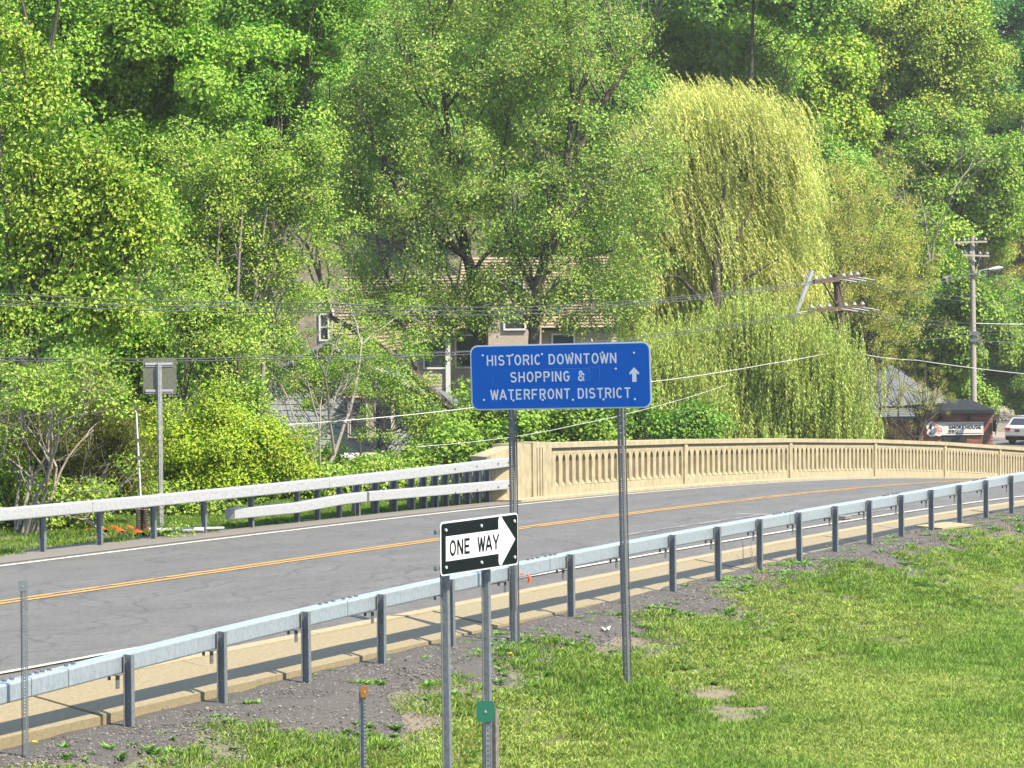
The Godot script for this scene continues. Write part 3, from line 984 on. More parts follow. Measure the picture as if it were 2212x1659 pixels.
func beam(pts: Array, size: float, mat: Material, root: Node3D, called := "beam") -> void:   # pts: [s, w, y of the top]
	var b := MB.new()
	var h := size * 0.5
	var r := 0.016
	var prof := [Vector2(h, -h + r), Vector2(h, h - r), Vector2(h - r * 0.3, h - r * 0.3), Vector2(h - r, h), Vector2(-h + r, h), Vector2(-h + r * 0.3, h - r * 0.3), Vector2(-h, h - r), Vector2(-h, -h + r), Vector2(-h + r * 0.3, -h + r * 0.3), Vector2(-h + r, -h), Vector2(h - r, -h), Vector2(h - r * 0.3, -h + r * 0.3)]
	var z := Vector3(-NOR.x, 0, NOR.y)
	var rings := []
	for p in pts:
		var o := spot(p[0], p[1], p[2] - h)
		var ring := []
		for q in prof: ring.append(o + z * q.x + Vector3.UP * q.y)
		rings.append(ring)
	for i in rings.size() - 1:
		for j in prof.size():
			var k := (j + 1) % prof.size()
			b.quad(rings[i][j], rings[i + 1][j], rings[i + 1][k], rings[i][k])
	for j in range(1, prof.size() - 1):
		b.tri(rings[0][0], rings[0][j], rings[0][j + 1])
		b.tri(rings[-1][0], rings[-1][j + 1], rings[-1][j])
	part(called, b.mesh(), mat, root)

func build_near_rail() -> void:
	var t := thing("guardrail", "blue-grey galvanized box-beam guardrail along the sidewalk, nearest the lawn", "guardrail", Transform3D(Basis(), Vector3.ZERO))
	var pm := rail_post(1.25)
	var wb := 0.135
	var bm := MB.new()
	bm.box(Vector3(0, 0, 0.03), Vector3(0.10, 0.008, 0.12)); bm.box(Vector3(0.0, -0.06, 0.055), Vector3(0.06, 0.12, 0.008)); bm.box(Vector3(-0.03, -0.02, -0.01), Vector3(0.02, 0.05, 0.02))
	var bracket := bm.mesh()
	for i in range(-4, 27):
		if i == -1: continue
		var s := -8.9486 + 1.76803 * i
		var lean := 0.008 * sin(i * 2.7)
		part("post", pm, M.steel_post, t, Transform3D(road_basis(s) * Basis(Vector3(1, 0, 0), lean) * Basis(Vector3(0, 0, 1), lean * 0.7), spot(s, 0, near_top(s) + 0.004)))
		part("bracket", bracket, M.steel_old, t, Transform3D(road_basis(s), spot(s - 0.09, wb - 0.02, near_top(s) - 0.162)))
	var joints := [-16.0]
	for x in [50, 130, 735, 1174, 1695]:
		joints.append(sw(on_line(x, {50: 1505, 130: 1470, 735: 1300, 1174: 1225, 1695: 1122}[x], wb)).x)
	joints += [joints[-1] + 5.5, joints[-1] + 11.0, joints[-1] + 20.0]
	var bolt := disc(0.02, 0.022, 6)
	for j in joints.size() - 1:
		var pts := []
		for s in steps(joints[j] + 0.007, joints[j + 1] - 0.007, 1.2): pts.append([s, wb, near_top(s)])
		beam(pts, 0.16, M.steel_near, t)
		if j > 0:
			var s: float = joints[j]
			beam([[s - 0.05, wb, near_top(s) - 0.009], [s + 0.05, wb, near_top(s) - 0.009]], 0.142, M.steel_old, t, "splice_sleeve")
			for k in [-0.42, -0.28, -0.12, 0.12, 0.28, 0.42] if j > 2 else [-0.26, -0.14, 0.14, 0.26]:
				part("splice_bolt", bolt, M.steel_old, t, Transform3D(Basis(Vector3(1, 0, 0), PI / 2), spot(s + k, wb + 0.02, near_top(s + k) + 0.007)))

func far_top(s: float) -> float:
	var k := clampf(s, 4.0, 23.2)
	return CY - 2.9497 - 0.02777 * k + 0.00042962 * k * k + (0.021 * (4.0 - s) if s < 4.0 else 0.0)

func build_far_rail() -> void:
	var t := thing("guardrail", "pale galvanized box-beam guardrail across the road, doubled towards the bridge parapet", "guardrail")
	var pm := rail_post(1.3)
	var xs := [[95, 1189], [218, 1174], [334, 1162], [443, 1151], [545, 1139], [644, 1127], [688, 1121], [735, 1117], [775, 1113], [815, 1108], [855, 1103], [893, 1099], [919, 1096], [944, 1093], [966, 1090], [990, 1087], [1013, 1084], [1034, 1081], [1056, 1079]]
	var n := 0
	for k in xs:
		var s := sw(on_line(k[0], k[1], 9.52)).x
		part("post", pm, M.steel_post, t, Transform3D(road_basis(s), spot(s, 9.535, far_top(s) - 0.012)))
		if n > 7:
			part("backing_post", pm, M.steel_far, t, Transform3D(road_basis(s), spot(s + 0.16, 9.66, far_top(s) - 0.05)))
		n += 1
	for s in [4.6, 3.0, 1.4, -0.2, -1.8]:
		part("post", pm, M.steel_post, t, Transform3D(road_basis(s), spot(s, 9.535, far_top(s) - 0.012)))
	var cut := [-4.0, 7.35, 15.2, 23.2]
	for j in 3:
		var pts := []
		for s in steps(cut[j] + 0.006, cut[j + 1] - 0.006, 1.2): pts.append([s, 9.4, far_top(s)])
		beam(pts, 0.165, M.steel_far, t)
	var bolt := disc(0.016, 0.02, 6)
	for s in [5.0, 6.9, 7.8, 9.5, 12.7, 14.4, 16.2, 18.0, 20.0, 21.5]:
		part("bolt", bolt, M.bolt, t, Transform3D(Basis(Vector3(1, 0, 0), PI / 2), spot(s, 9.42, far_top(s) + 0.008)))
	for s in [20.4, 21.4, 22.4, 22.9]:
		part("bolt", bolt, M.steel_old, t, Transform3D(road_basis(s), spot(s, 9.31, far_top(s) - 0.08)))
		part("bolt", bolt, M.steel_old, t, Transform3D(road_basis(s), spot(s, 9.31, far_top(s) - 0.5)))
	var low := []
	for q in [[517, 1099, 9.56], [640, 1086, 9.46], [735, 1068, 9.4], [783, 1062.5, 9.4]]:
		var p := on_line(q[0], q[1], 9.4); low.append([sw(p).x, q[2], p.y])
	beam(low, 0.165, M.steel_far, t, "lower_beam")
	low = []
	for q in [[788, 1062], [940, 1050], [1092, 1037]]:
		var p := on_line(q[0], q[1], 9.4); low.append([sw(p).x, 9.4, p.y])
	beam(low, 0.165, M.steel_far, t, "lower_beam")

# ---------------------------------------------------------------- bridge parapet
func para_top(s: float) -> float:
	var k := minf(s, 64.0)
	var y := CY - 2.29475 - 0.0365316 * k + 1.495e-4 * k * k - 4.7847e-6 * k * k * k
	return y + (crown(s) - crown(64.0) if s > 64.0 else 0.0)

func para_y(s: float, f: float) -> float:
	return lerpf(crown(s) - 0.03, para_top(s), f)

func fy(f: float) -> Callable: return func(s): return para_y(s, f)

func build_parapet() -> void:
	var t := thing("bridge_parapet", "long buff concrete bridge parapet with arched slots between narrow pilasters", "parapet")
	var cuts := [24.95, 33.0, 40.4, 47.5, 54.3, 60.4, 66.5, 72.5, 78.5]
	var slots := [22, 20, 20, 20, 18, 18, 18, 18]
	for i in cuts.size() - 1:
		var s0: float = cuts[i] + 0.11
		var s1: float = cuts[i + 1] - 0.11
		part("panel_back", seg(s0, s1, 9.468, 9.68, fy(-0.3), fy(0.9)), M.concrete, t)
		part("base_course", seg(s0, s1, 9.40, 9.467, fy(-0.3), fy(0.185)), M.concrete, t)
		part("top_course", seg(s0, s1, 9.40, 9.467, fy(0.79), fy(0.86)), M.concrete, t)
		var pitch: float = (s1 - s0) / slots[i]
		var heads := MB.new()
		var ow := pitch * 0.5
		for k in slots[i] + 1:
			var s: float = s0 + pitch * k
			var half := pitch * 0.25
			var a: float = maxf(s0, s - half)
			var b: float = minf(s1, s + half)
			part("mullion", seg(a, b, 9.403, 9.467, fy(0.186), fy(0.789)), M.concrete, t)
			if k < slots[i]:
				var c := s + pitch * 0.5
				var o := spot(c, 9.434, para_y(c, 0.789))
				var q := [Vector2(ow / 2, -ow * 0.8), Vector2(ow / 2, 0), Vector2(-ow / 2, 0), Vector2(-ow / 2, -ow * 0.8)] + arc(0, -ow * 0.8, ow * 0.499, ow * 0.7, 180, 0, 6).slice(1, 6)
				heads.prism(q, 0.062, Transform3D(road_basis(c), o))
				var e := spot(c, 9.434, para_y(c, 0.186))
				var bb := road_basis(c)
				heads.prism([Vector2(-0.03, 0), Vector2(0.03, 0), Vector2(0.03, 0.07)], ow * 0.99, Transform3D(Basis(-bb.z, bb.y, bb.x), e))
		part("arch_heads", heads.mesh(), M.concrete, t)
		part("frieze", seg(s0, s1, 9.42, 9.467, fy(0.861), fy(0.905)), M.concrete, t)
		part("coping", seg(cuts[i] + 0.004, cuts[i + 1] - 0.004, 9.35, 9.75, fy(0.906), fy(1.0)), M.concrete, t)
		part("pilaster", seg(cuts[i + 1] - 0.105, cuts[i + 1] + 0.105, 9.365, 9.7, fy(-0.3), fy(0.905)), M.concrete, t)
	var lo := fy(-0.4)
	part("end_pier", seg(24.1, 25.05, 9.345, 9.82, lo, fy(1.02)), M.concrete, t)
	part("end_pier", seg(23.35, 24.1, 9.34, 9.82, lo, fy(1.0)), M.concrete, t)
	var face := [24.1, 24.28, 24.325, 24.42, 24.465, 24.56, 24.605, 25.05]   # three incised grooves between the face strips
	for k in range(0, 8, 2):
		part("pier_face", seg(face[k], face[k + 1], 9.305, 9.344, lo, fy(0.92)), M.concrete, t)
	part("pier_face", seg(24.1, 25.05, 9.305, 9.344, fy(0.921), fy(1.02)), M.concrete, t)
	# the wing that curves back and down from the pier
	var prev := [23.35, 9.34, 0.98]
	for k in 6:
		var a := (k + 1) / 6.0
		var now := [23.35 - 0.75 * sin(a * PI * 0.5), 9.34 + 0.28 * (1.0 - cos(a * PI * 0.5)), 0.98 - 0.2 * a]
		var b := MB.new()
		var p := []
		for f in [0, 1]:
			for q in [[prev, 0.0], [now, 0.0], [now, 0.4], [prev, 0.4]]:
				var c: Array = q[0]
				p.append(spot(c[0] + q[1] * 0.6, c[1] + q[1], para_y(c[0], -0.4 if f == 0 else c[2])))
		b.hexa([p[1], p[0], p[3], p[2], p[5], p[4], p[7], p[6]])
		part("wing_wall", b.mesh(), M.concrete, t)
		prev = now

# ---------------------------------------------------------------- buildings
func courses(b: MB, bl: Vector3, br: Vector3, tl: Vector3, tr: Vector3, n: int, lift: float) -> void:   # overlapping strips from the bottom edge to the top edge
	var k := (br - bl).cross(tl - bl).normalized() * lift
	for i in n:
		var f := float(i) / n; var g := float(i + 1) / n
		var a := bl.lerp(tl, f) + k; var c := br.lerp(tr, f) + k
		var d := bl.lerp(tl, g); var e := br.lerp(tr, g)
		b.quad(a, c, e, d)
		if i > 0: b.quad(a - k, c - k, c, a)

func window(root: Node3D, c: Vector3, w: float, h: float, m: Material, mullion := true) -> void:
	var f := MB.new()
	for s in [-1, 1]:
		f.box(c + Vector3(s * w / 2, 0, 0.05), Vector3(0.07, h + 0.07, 0.08))
		f.box(c + Vector3(0, s * h / 2, 0.05), Vector3(w - 0.07, 0.07, 0.08))
	if mullion: f.box(c + Vector3(0, 0, 0.045), Vector3(w - 0.07, 0.05, 0.05))
	var o := part("window", f.mesh(), m, root)
	var p := MB.new()
	p.box(c + Vector3(0, 0, 0.02), Vector3(w - 0.07, h - 0.07, 0.01))
	part("pane", p.mesh(), M.glass, o)

func build_houses() -> void:
	# grey clapboard house, gable towards the road
	var d := 116.0
	var m := d / F
	var g := at(718, 1012, d)
	var t := thing("grey_house", "blue-grey clapboard house with dark gable roof, half hidden by the leaning maple", "house", Transform3D(Basis(Vector3.UP, 0.04), g))
	var hw := 4.15; var eave := (1012 - 868) * m; var apex := (1012 - 742) * m
	var body := MB.new()
	body.prism([Vector2(-hw + 0.3, -2), Vector2(hw - 0.3, -2), Vector2(hw - 0.3, eave + 0.1), Vector2(0, apex - 0.12), Vector2(-hw + 0.3, eave + 0.1)], 8.0, Transform3D(Basis(), Vector3(0, 0, -4.05)))
	part("wall", body.mesh(), M.siding_grey, t)
	var y := -0.6
	while y < apex - 0.35:
		var half := hw - 0.28 if y + 0.2 < eave else (hw - 0.3) * (apex - 0.15 - y - 0.2) / (apex - 0.15 - eave)
		var b := MB.new()
		b.box(Vector3(0, y + 0.1, -0.03), Vector3(half * 2, 0.205, 0.02), Basis(Vector3(1, 0, 0), -0.09))
		part("siding_board", b.mesh(), M.siding_grey, t)
		y += 0.2
	for s in [-1, 1]:
		var b := MB.new()
		var e := Vector3(s * (hw + 0.25), eave - 0.2, 0.55); var a := Vector3(0, apex + 0.05, 0.55)
		var back := Vector3(0, 0, -9.2)
		if s > 0: courses(b, e, e + back, a, a + back, 16, 0.03)
		else: courses(b, e + back, e, a + back, a, 16, 0.03)
		b.quad(e - Vector3(0, 0.16, 0), a - Vector3(0, 0.16, 0), a - Vector3(0, 0.16, 0) + back, e - Vector3(0, 0.16, 0) + back)
		var roof := part("roof", b.mesh(), M.shingle_dark, t)
		var f := MB.new()
		var n := Vector3(0, 0.17, 0)
		f.hexa([e - n + Vector3(0, 0, 0.0), a - n, a - n + Vector3(0, 0, 0.03), e - n + Vector3(0, 0, 0.03), e, a, a + Vector3(0, 0, 0.03), e + Vector3(0, 0, 0.03)] if s < 0 else [a - n, e - n, e - n + Vector3(0, 0, 0.03), a - n + Vector3(0, 0, 0.03), a, e, e + Vector3(0, 0, 0.03), a + Vector3(0, 0, 0.03)])
		part("rake_board", f.mesh(), M.trim_white if s > 0 else M.fascia, roof)
	# bay window with a small pinkish roof
	var bx := (803 - 718) * m; var by := (1012 - 902) * m
	var bay := MB.new()
	bay.box(Vector3(bx, by, 0.18), Vector3(1.6, 1.35, 0.4))
	var bw := part("bay_window", bay.mesh(), M.siding_cream, t)
	for k in [[-0.42, 0.5], [0.42, 0.5]]:
		var f := MB.new(); f.box(Vector3(bx + k[0], by, 0.39), Vector3(k[1] + 0.1, 1.15, 0.03))
		part("frame", f.mesh(), M.trim_white, bw)
		f = MB.new(); f.box(Vector3(bx + k[0], by + 0.28, 0.415), Vector3(k[1], 0.5, 0.02)); f.box(Vector3(bx + k[0], by - 0.28, 0.415), Vector3(k[1], 0.5, 0.02))
		part("pane", f.mesh(), M.glass, bw)
	bay = MB.new()
	courses(bay, Vector3(bx - 0.95, by + 0.68, 0.5), Vector3(bx + 0.95, by + 0.68, 0.5), Vector3(bx - 0.7, by + 0.98, 0.0), Vector3(bx + 0.7, by + 0.98, 0.0), 4, 0.02)
	part("bay_roof", bay.mesh(), M.shingle_tan, t)
	# low white porch side
	bay = MB.new()
	courses(bay, Vector3(0.2, -0.1, 0.6), Vector3(1.5, -0.1, 0.6), Vector3(0.2, 0.55, 0.5), Vector3(1.5, 0.55, 0.5), 4, 0.02)
	bay.box(Vector3(0.85, -0.7, 0.4), Vector3(1.3, 1.2, 0.15))
	part("porch_skirt", bay.mesh(), M.trim_white, t)

	# cream house behind
	d = 131.0
	m = d / F
	g = at(900, 1010, d)
	t = thing("cream_house", "large cream house with tan shingled roof and white-trimmed gables behind the maple", "house", Transform3D(Basis(), g))
	var P := func(x: float, yy: float, z: float) -> Vector3: return Vector3((x - 900) * m, (1010 - yy) * m, z)
	var blk := MB.new()
	blk.box(P.call(845, 880, -4.0), Vector3(250 * m, 320 * m, 7.9))
	blk.box(P.call(1150, 880, -4.6), Vector3(360 * m, 330 * m, 7.9))
	part("wall", blk.mesh(), M.siding_cream, t)
	var cb := MB.new()
	courses(cb, P.call(722, 1020, 0.0), P.call(969, 1020, 0.0), P.call(722, 716, 0.0), P.call(969, 716, 0.0), 44, 0.02)
	courses(cb, P.call(972, 1020, -0.6), P.call(1338, 1020, -0.6), P.call(972, 716, -0.6), P.call(1338, 716, -0.6), 44, 0.02)
	part("clapboards", cb.mesh(), M.siding_cream, t, Transform3D(), "stuff")
	var rf := MB.new()
	courses(rf, P.call(752, 782, 0.9), P.call(972, 724, 0.7), P.call(748, 690, 0.1), P.call(972, 690, 0.1), 9, 0.04)
	courses(rf, P.call(722, 722, 0.4), P.call(990, 722, 0.4), P.call(735, 596, -3.8), P.call(990, 596, -3.8), 20, 0.05)
	courses(rf, P.call(985, 712, -0.1), P.call(1340, 712, -0.1), P.call(1000, 556, -4.6), P.call(1330, 556, -4.6), 24, 0.05)
	var bq := P.call(722, 722, -8.0); var br2 := P.call(735, 596, -3.8)
	rf.quad(P.call(990, 722, -8.0), bq, br2, P.call(990, 596, -3.8))
	rf.quad(P.call(1340, 712, -9.0), P.call(985, 712, -9.0), P.call(1000, 556, -4.6), P.call(1330, 556, -4.6))
	rf.tri(bq, P.call(722, 722, 0.4), br2)
	rf.tri(P.call(1340, 712, -0.1), P.call(1340, 712, -9.0), P.call(1330, 556, -4.6))
	part("roof", rf.mesh(), M.shingle_tan, t)
	# gable wings: narrow one on the left end, bright one on the right
	for k in [[688, 722, 632, 672, 1010, 0.5], [1058, 1172, 602, 652, 1010, 0.9]]:
		var w := MB.new()
		var c: float = (k[0] + k[1]) / 2.0
		var q := []
		for v in [[k[0], k[4]], [k[1], k[4]], [k[1], k[3]], [c, k[2]], [k[0], k[3]]]: q.append(Vector2((v[0] - 900) * m, (1010 - v[1]) * m))
		w.prism(q, 2.0, Transform3D(Basis(), Vector3(0, 0, k[5] - 1.0)))
		var wing := part("gable_wing", w.mesh(), M.siding_cream, t)
		w = MB.new()
		for s in [-1, 1]:
			var e: Vector3 = P.call(c + s * ((k[1] - k[0]) / 2.0 + 3), k[3] + 3, k[5]); var a: Vector3 = P.call(c, k[2] - 3, k[5])
			var f := Vector3(0, 0, 0.18); var n := Vector3(0, 0.17, 0)
			w.hexa([e - n, a - n, a - n + f, e - n + f, e, a, a + f, e + f] if s > 0 else [a - n, e - n, e - n + f, a - n + f, a, e, e + f, a + f])
		part("rake_board", w.mesh(), M.trim_white, wing)
		window(wing, P.call(c, k[3] + 32, k[5]), 0.34 if k[1] - k[0] < 40 else 0.8, 1.0, M.trim_white)
	for k in [[942, 760, 0.0], [790, 800, 0.0], [1010, 760, -0.6], [1220, 760, -0.6], [1300, 790, -0.6]]:
		window(t, P.call(k[0], k[1], k[2]), 0.85, 1.25, M.trim_white)
	var cn := MB.new()
	cn.box(P.call(970, 865, 0.06), Vector3(0.18, 300 * m, 0.12))
	part("corner_board", cn.mesh(), M.trim_white, t)
	# a small house high on the hill, glimpsed between trees
	g = at(1165, 108, 186)
	t = thing("hillside_house", "pale pink house glimpsed through the treetops high on the hill", "house", Transform3D(Basis(Vector3.UP, -0.25), g))
	m = 186.0 / F
	var hb := MB.new()
	hb.box(Vector3(0, -1.0, -2), Vector3(5.4, 5.0, 5))
	part("wall", hb.mesh(), M.pink_wall, t)
	hb = MB.new()
	courses(hb, Vector3(-3, 1.4, 0.8), Vector3(3, 1.4, 0.8), Vector3(-3, 2.9, -2), Vector3(3, 2.9, -2), 8, 0.04)
	courses(hb, Vector3(3, 1.4, -4.8), Vector3(-3, 1.4, -4.8), Vector3(3, 2.9, -2), Vector3(-3, 2.9, -2), 8, 0.04)
	part("roof", hb.mesh(), M.shingle_tan, t)
	for x in [-1.6, 0.1, 1.7]: window(t, Vector3(x, 0.3, 0.5), 0.8, 1.1, M.trim_white)

func build_brick_building() -> void:
	var d := 150.0
	var m := d / F
	var g := at(2009, 975, d)
	var t := thing("brick_building", "low red brick building with dark fascia, grey hipped roof and a white wall sign", "building", Transform3D(Basis(), g))
	var P := func(x: float, yy: float, z := 0.0) -> Vector3: return Vector3((x - 2009) * m, (975 - yy) * m, z)
	var b := MB.new()
	b.hexa([P.call(1990, 1010), P.call(2144, 1010), P.call(2144, 1010, -7), P.call(1990, 1010, -7), P.call(1990, 893), P.call(2144, 893), P.call(2144, 893, -7), P.call(1990, 893, -7)])
	b.hexa([P.call(1860, 1010, -0.3), P.call(1990, 1010, -0.3), P.call(1990, 1010, -7), P.call(1860, 1010, -7), P.call(1860, 908, -0.3), P.call(1990, 908, -0.3), P.call(1990, 908, -7), P.call(1860, 908, -7)])
	part("wall", b.mesh(), M.mortar, t)
	var bk := MB.new(); bk.box(Vector3.ZERO, Vector3(0.195, 0.062, 0.03))
	var list := []; var tints := []
	var r := RandomNumberGenerator.new(); r.seed = 5
	for row in 28:
		var y := 0.038 + row * 0.0745 - 0.4
		var x := -151.0 * m + (0.105 if row % 2 else 0.0)
		while x < 134.5 * m:
			var left := x < -19.0 * m
			if y < (82 if not left else 66) * m:
				list.append(Transform3D(Basis(), Vector3(x, y, -0.3 if left else 0.0)))
				var k := r.randf_range(0.75, 1.25) * 0.45
				tints.append(Color(0.30 * k, 0.105 * k * r.randf_range(0.9, 1.2), 0.072 * k))
			x += 0.2085
	many("bricks", bk.mesh(), M.brick, list, tints, t)
	b = MB.new()
	b.hexa([P.call(1986, 893, 0.35), P.call(2147, 893, 0.35), P.call(2147, 893, -7.2), P.call(1986, 893, -7.2), P.call(1986, 884, 0.35), P.call(2147, 886, 0.35), P.call(2147, 878, -7.2), P.call(1986, 868, -7.2)])
	b.hexa([P.call(1855, 908, 0.1), P.call(1986, 908, 0.1), P.call(1986, 908, -0.9), P.call(1855, 908, -0.9), P.call(1855, 900, 0.1), P.call(1986, 900, 0.1), P.call(1986, 900, -0.9), P.call(1855, 900, -0.9)])
	part("fascia", b.mesh(), M.fascia, t)
	b = MB.new()
	courses(b, P.call(1855, 900, 0.1), P.call(1990, 900, 0.1), P.call(1870, 884, -1.6), P.call(1990, 884, -1.6), 5, 0.03)
	var apex := P.call(1962, 796, -7.0)
	var c := [P.call(1850, 884, -1.5), P.call(2056, 873, -1.5), P.call(2056, 873, -12.5), P.call(1850, 884, -12.5)]
	for i in 4:
		var j := (i + 1) % 4
		courses(b, c[i], c[j], apex + (c[i] - apex) * 0.02, apex + (c[j] - apex) * 0.02, 26, 0.008)
	part("roof", b.mesh(), M.roof_grey, t)
	# sign board
	b = MB.new()
	b.hexa([P.call(2012, 940, 0.05), P.call(2124, 940, 0.05), P.call(2124, 940, 0.03), P.call(2012, 940, 0.03), P.call(2012, 912, 0.05), P.call(2124, 912, 0.05), P.call(2124, 912, 0.03), P.call(2012, 912, 0.03)])
	b.box(P.call(2068, 926, 0.07), Vector3(112 * m, 28 * m, 0.05))
	var sb := part("sign_board", b.mesh(), M.trim_white, t)
	b = MB.new()
	for y in [916.2, 936.6]: b.box(P.call(2083, y, 0.097), Vector3(78 * m, 0.022, 0.005))
	part("border_line", b.mesh(), M.black, sb)
	var o: Vector3 = P.call(2048.5, 926.8)
	part("lettering", lettering("SMOKEHOUSE", 0, 71.5 * m, 0, 7.4 * m, 0.10, 0.75, 0.26, Transform3D(Basis(), o)), M.black, sb)
	o = P.call(2048.5, 934.6)
	part("lettering", lettering("BBQ", 0, 20 * m, 0, 5.6 * m, 0.10, 0.75, 0.26, Transform3D(Basis(), o)), M.black, sb)
	b = MB.new()
	var tr := Transform3D(Basis(), P.call(2022, 927, 0.0))
	stroke(b, arc(-0.18, 0.1, 0.2, 0.2, 20, 300, 14), 0.11, 0.12, tr)
	stroke(b, arc(0.12, -0.06, 0.19, 0.19, -60, 300, 16), 0.11, 0.125, tr)
	stroke(b, arc(-0.2, -0.15, 0.16, 0.13, 150, 380, 10), 0.1, 0.13, tr)
	part("emblem", b.mesh(), M.trim_white, sb)
	b = MB.new()
	stroke(b, arc(0.12, -0.06, 0.09, 0.09, 0, 300, 12), 0.06, 0.135, tr)
	stroke(b, [Vector2(0.0, 0.32), Vector2(0.08, 0.1)], 0.07, 0.135, tr)
	part("emblem_ring", b.mesh(), flat(lin(0.5, 0.16, 0.14), 0.7), sb)
	for x in [2031, 2092]:
		b = MB.new()
		var q: Vector3 = P.call(x, 897, 0.02)
		b.tube([q, q + Vector3(0, 0.12, 0.15), q + Vector3(0, 0.1, 0.35), q + Vector3(0, -0.06, 0.42)], [0.018, 0.018, 0.018, 0.018], 6)
		b.tube([q + Vector3(0, -0.02, 0.42), q + Vector3(0, -0.1, 0.42), q + Vector3(0, -0.2, 0.42)], [0.03, 0.1, 0.17], 10)
		part("wall_lamp", b.mesh(), M.black, t)
	b = MB.new(); b.box(P.call(2062, 950, 0.03), Vector3(52 * m, 14 * m, 0.05))
	part("window", b.mesh(), M.glass, t)
	b = MB.new(); b.box(P.call(2147, 918, 0.2), Vector3(0.12, 0.4, 0.25)); b.box(P.call(2146.5, 930, 0.2), Vector3(0.08, 0.12, 0.15))
	part("meter_box", b.mesh(), M.black, t)
	build_car()

func build_car() -> void:
	var d := 214.0
	var p := at(2199, 958, d)
	var road := MB.new()
	road.box(Vector3(40, p.y - 1.0, -d - 1), Vector3(44, 2.0, 17))
	var fr := part("far_road", road.mesh(), M.asphalt_far); fr.set_meta("kind", "structure")
	var bar := MB.new()
	var barrier: Node3D
	for k in 8:
		bar = MB.new()
		bar.prism([Vector2(-0.3, 0), Vector2(0.3, 0), Vector2(0.14, 0.35), Vector2(0.09, 1.15), Vector2(-0.09, 1.15), Vector2(-0.14, 0.35)], 3.98, Transform3D(Basis(Vector3.UP, PI / 2), Vector3(30.5 + k * 4.0, p.y + 0.0, -d - 8.0)))
		if k == 0:
			barrier = thing("road_barrier", "grey concrete barrier along the far road behind the white vehicle", "barrier")
		part("barrier_block", bar.mesh(), M.barrier, barrier)
	var t := thing("parked_suv", "white sport utility vehicle on the far road beside the brick building", "car", Transform3D(Basis(Vector3.UP, -0.55), p + Vector3(1.0, 0, 0)))
	# nose towards +z of its own axes is away; x to the right. Rear faces +z
	var side := [Vector2(-2.35, 0.35), Vector2(-2.42, 0.75), Vector2(-2.25, 1.05), Vector2(-1.4, 1.12), Vector2(-0.9, 1.17), Vector2(2.2, 1.2), Vector2(2.36, 1.05), Vector2(2.4, 0.6), Vector2(2.3, 0.33)]
	var b := MB.new()
	var turn := Basis(Vector3(0, 0, 1), Vector3(0, 1, 0), Vector3(-1, 0, 0))     # outline x runs along the car's z
	b.prism(side, 1.84, Transform3D(turn, Vector3.ZERO))
	part("body", b.mesh(), M.car_white, t)
	b = MB.new()
	b.hexa([Vector3(-0.88, 1.18, 2.2), Vector3(0.88, 1.18, 2.2), Vector3(0.88, 1.18, -1.0), Vector3(-0.88, 1.18, -1.0), Vector3(-0.68, 1.72, 1.72), Vector3(0.68, 1.72, 1.72), Vector3(0.68, 1.72, -0.25), Vector3(-0.68, 1.72, -0.25)])
	b.box(Vector3(0, 1.745, 0.75), Vector3(1.3, 0.05, 2.0))
	part("cabin", b.mesh(), M.car_white, t)
	b = MB.new()
	b.hexa([Vector3(-0.72, 1.24, 2.16), Vector3(0.72, 1.24, 2.16), Vector3(0.72, 1.24, 2.1), Vector3(-0.72, 1.24, 2.1), Vector3(-0.6, 1.64, 1.82), Vector3(0.6, 1.64, 1.82), Vector3(0.6, 1.64, 1.76), Vector3(-0.6, 1.64, 1.76)])
	part("rear_window", b.mesh(), M.glass, t)
	for s in [-1, 1]:
		b = MB.new()
		var q := [Vector3(s * 0.87, 1.24, 1.85), Vector3(s * 0.87, 1.24, -0.75), Vector3(s * 0.72, 1.64, -0.2), Vector3(s * 0.72, 1.64, 1.6)]
		if s > 0: b.quad(q[0] + Vector3(0.012, 0, 0), q[1] + Vector3(0.012, 0, 0), q[2] + Vector3(0.012, 0, 0), q[3] + Vector3(0.012, 0, 0))
		else: b.quad(q[3] - Vector3(0.012, 0, 0), q[2] - Vector3(0.012, 0, 0), q[1] - Vector3(0.012, 0, 0), q[0] - Vector3(0.012, 0, 0))
		part("side_window", b.mesh(), M.glass, t)
		b = MB.new(); b.box(Vector3(s * 0.75, 1.0, 2.34), Vector3(0.36, 0.16, 0.1))
		part("tail_light", b.mesh(), M.red_lens, t)
		for z in [1.45, -1.45]:
			b = MB.new(); b.prism(arc(0, 0, 0.37, 0.37, 0, 337.5, 15), 0.24, Transform3D(Basis(Vector3.UP, PI / 2), Vector3(s * 0.83, 0.37, z)))
			var w := part("wheel", b.mesh(), M.rubber, t)
			b = MB.new(); b.prism(arc(0, 0, 0.22, 0.22, 0, 330, 11), 0.02, Transform3D(Basis(Vector3.UP, PI / 2), Vector3(s * 0.955, 0.37, z)))
			part("rim", b.mesh(), M.steel_far, w)
	b = MB.new(); b.box(Vector3(0, 0.42, 2.37), Vector3(1.7, 0.24, 0.12)); part("bumper", b.mesh(), M.black, t)
	b = MB.new(); b.box(Vector3(-0.1, 0.9, 2.43), Vector3(0.32, 0.16, 0.02)); part("licence_plate", b.mesh(), M.amber_plate, t)

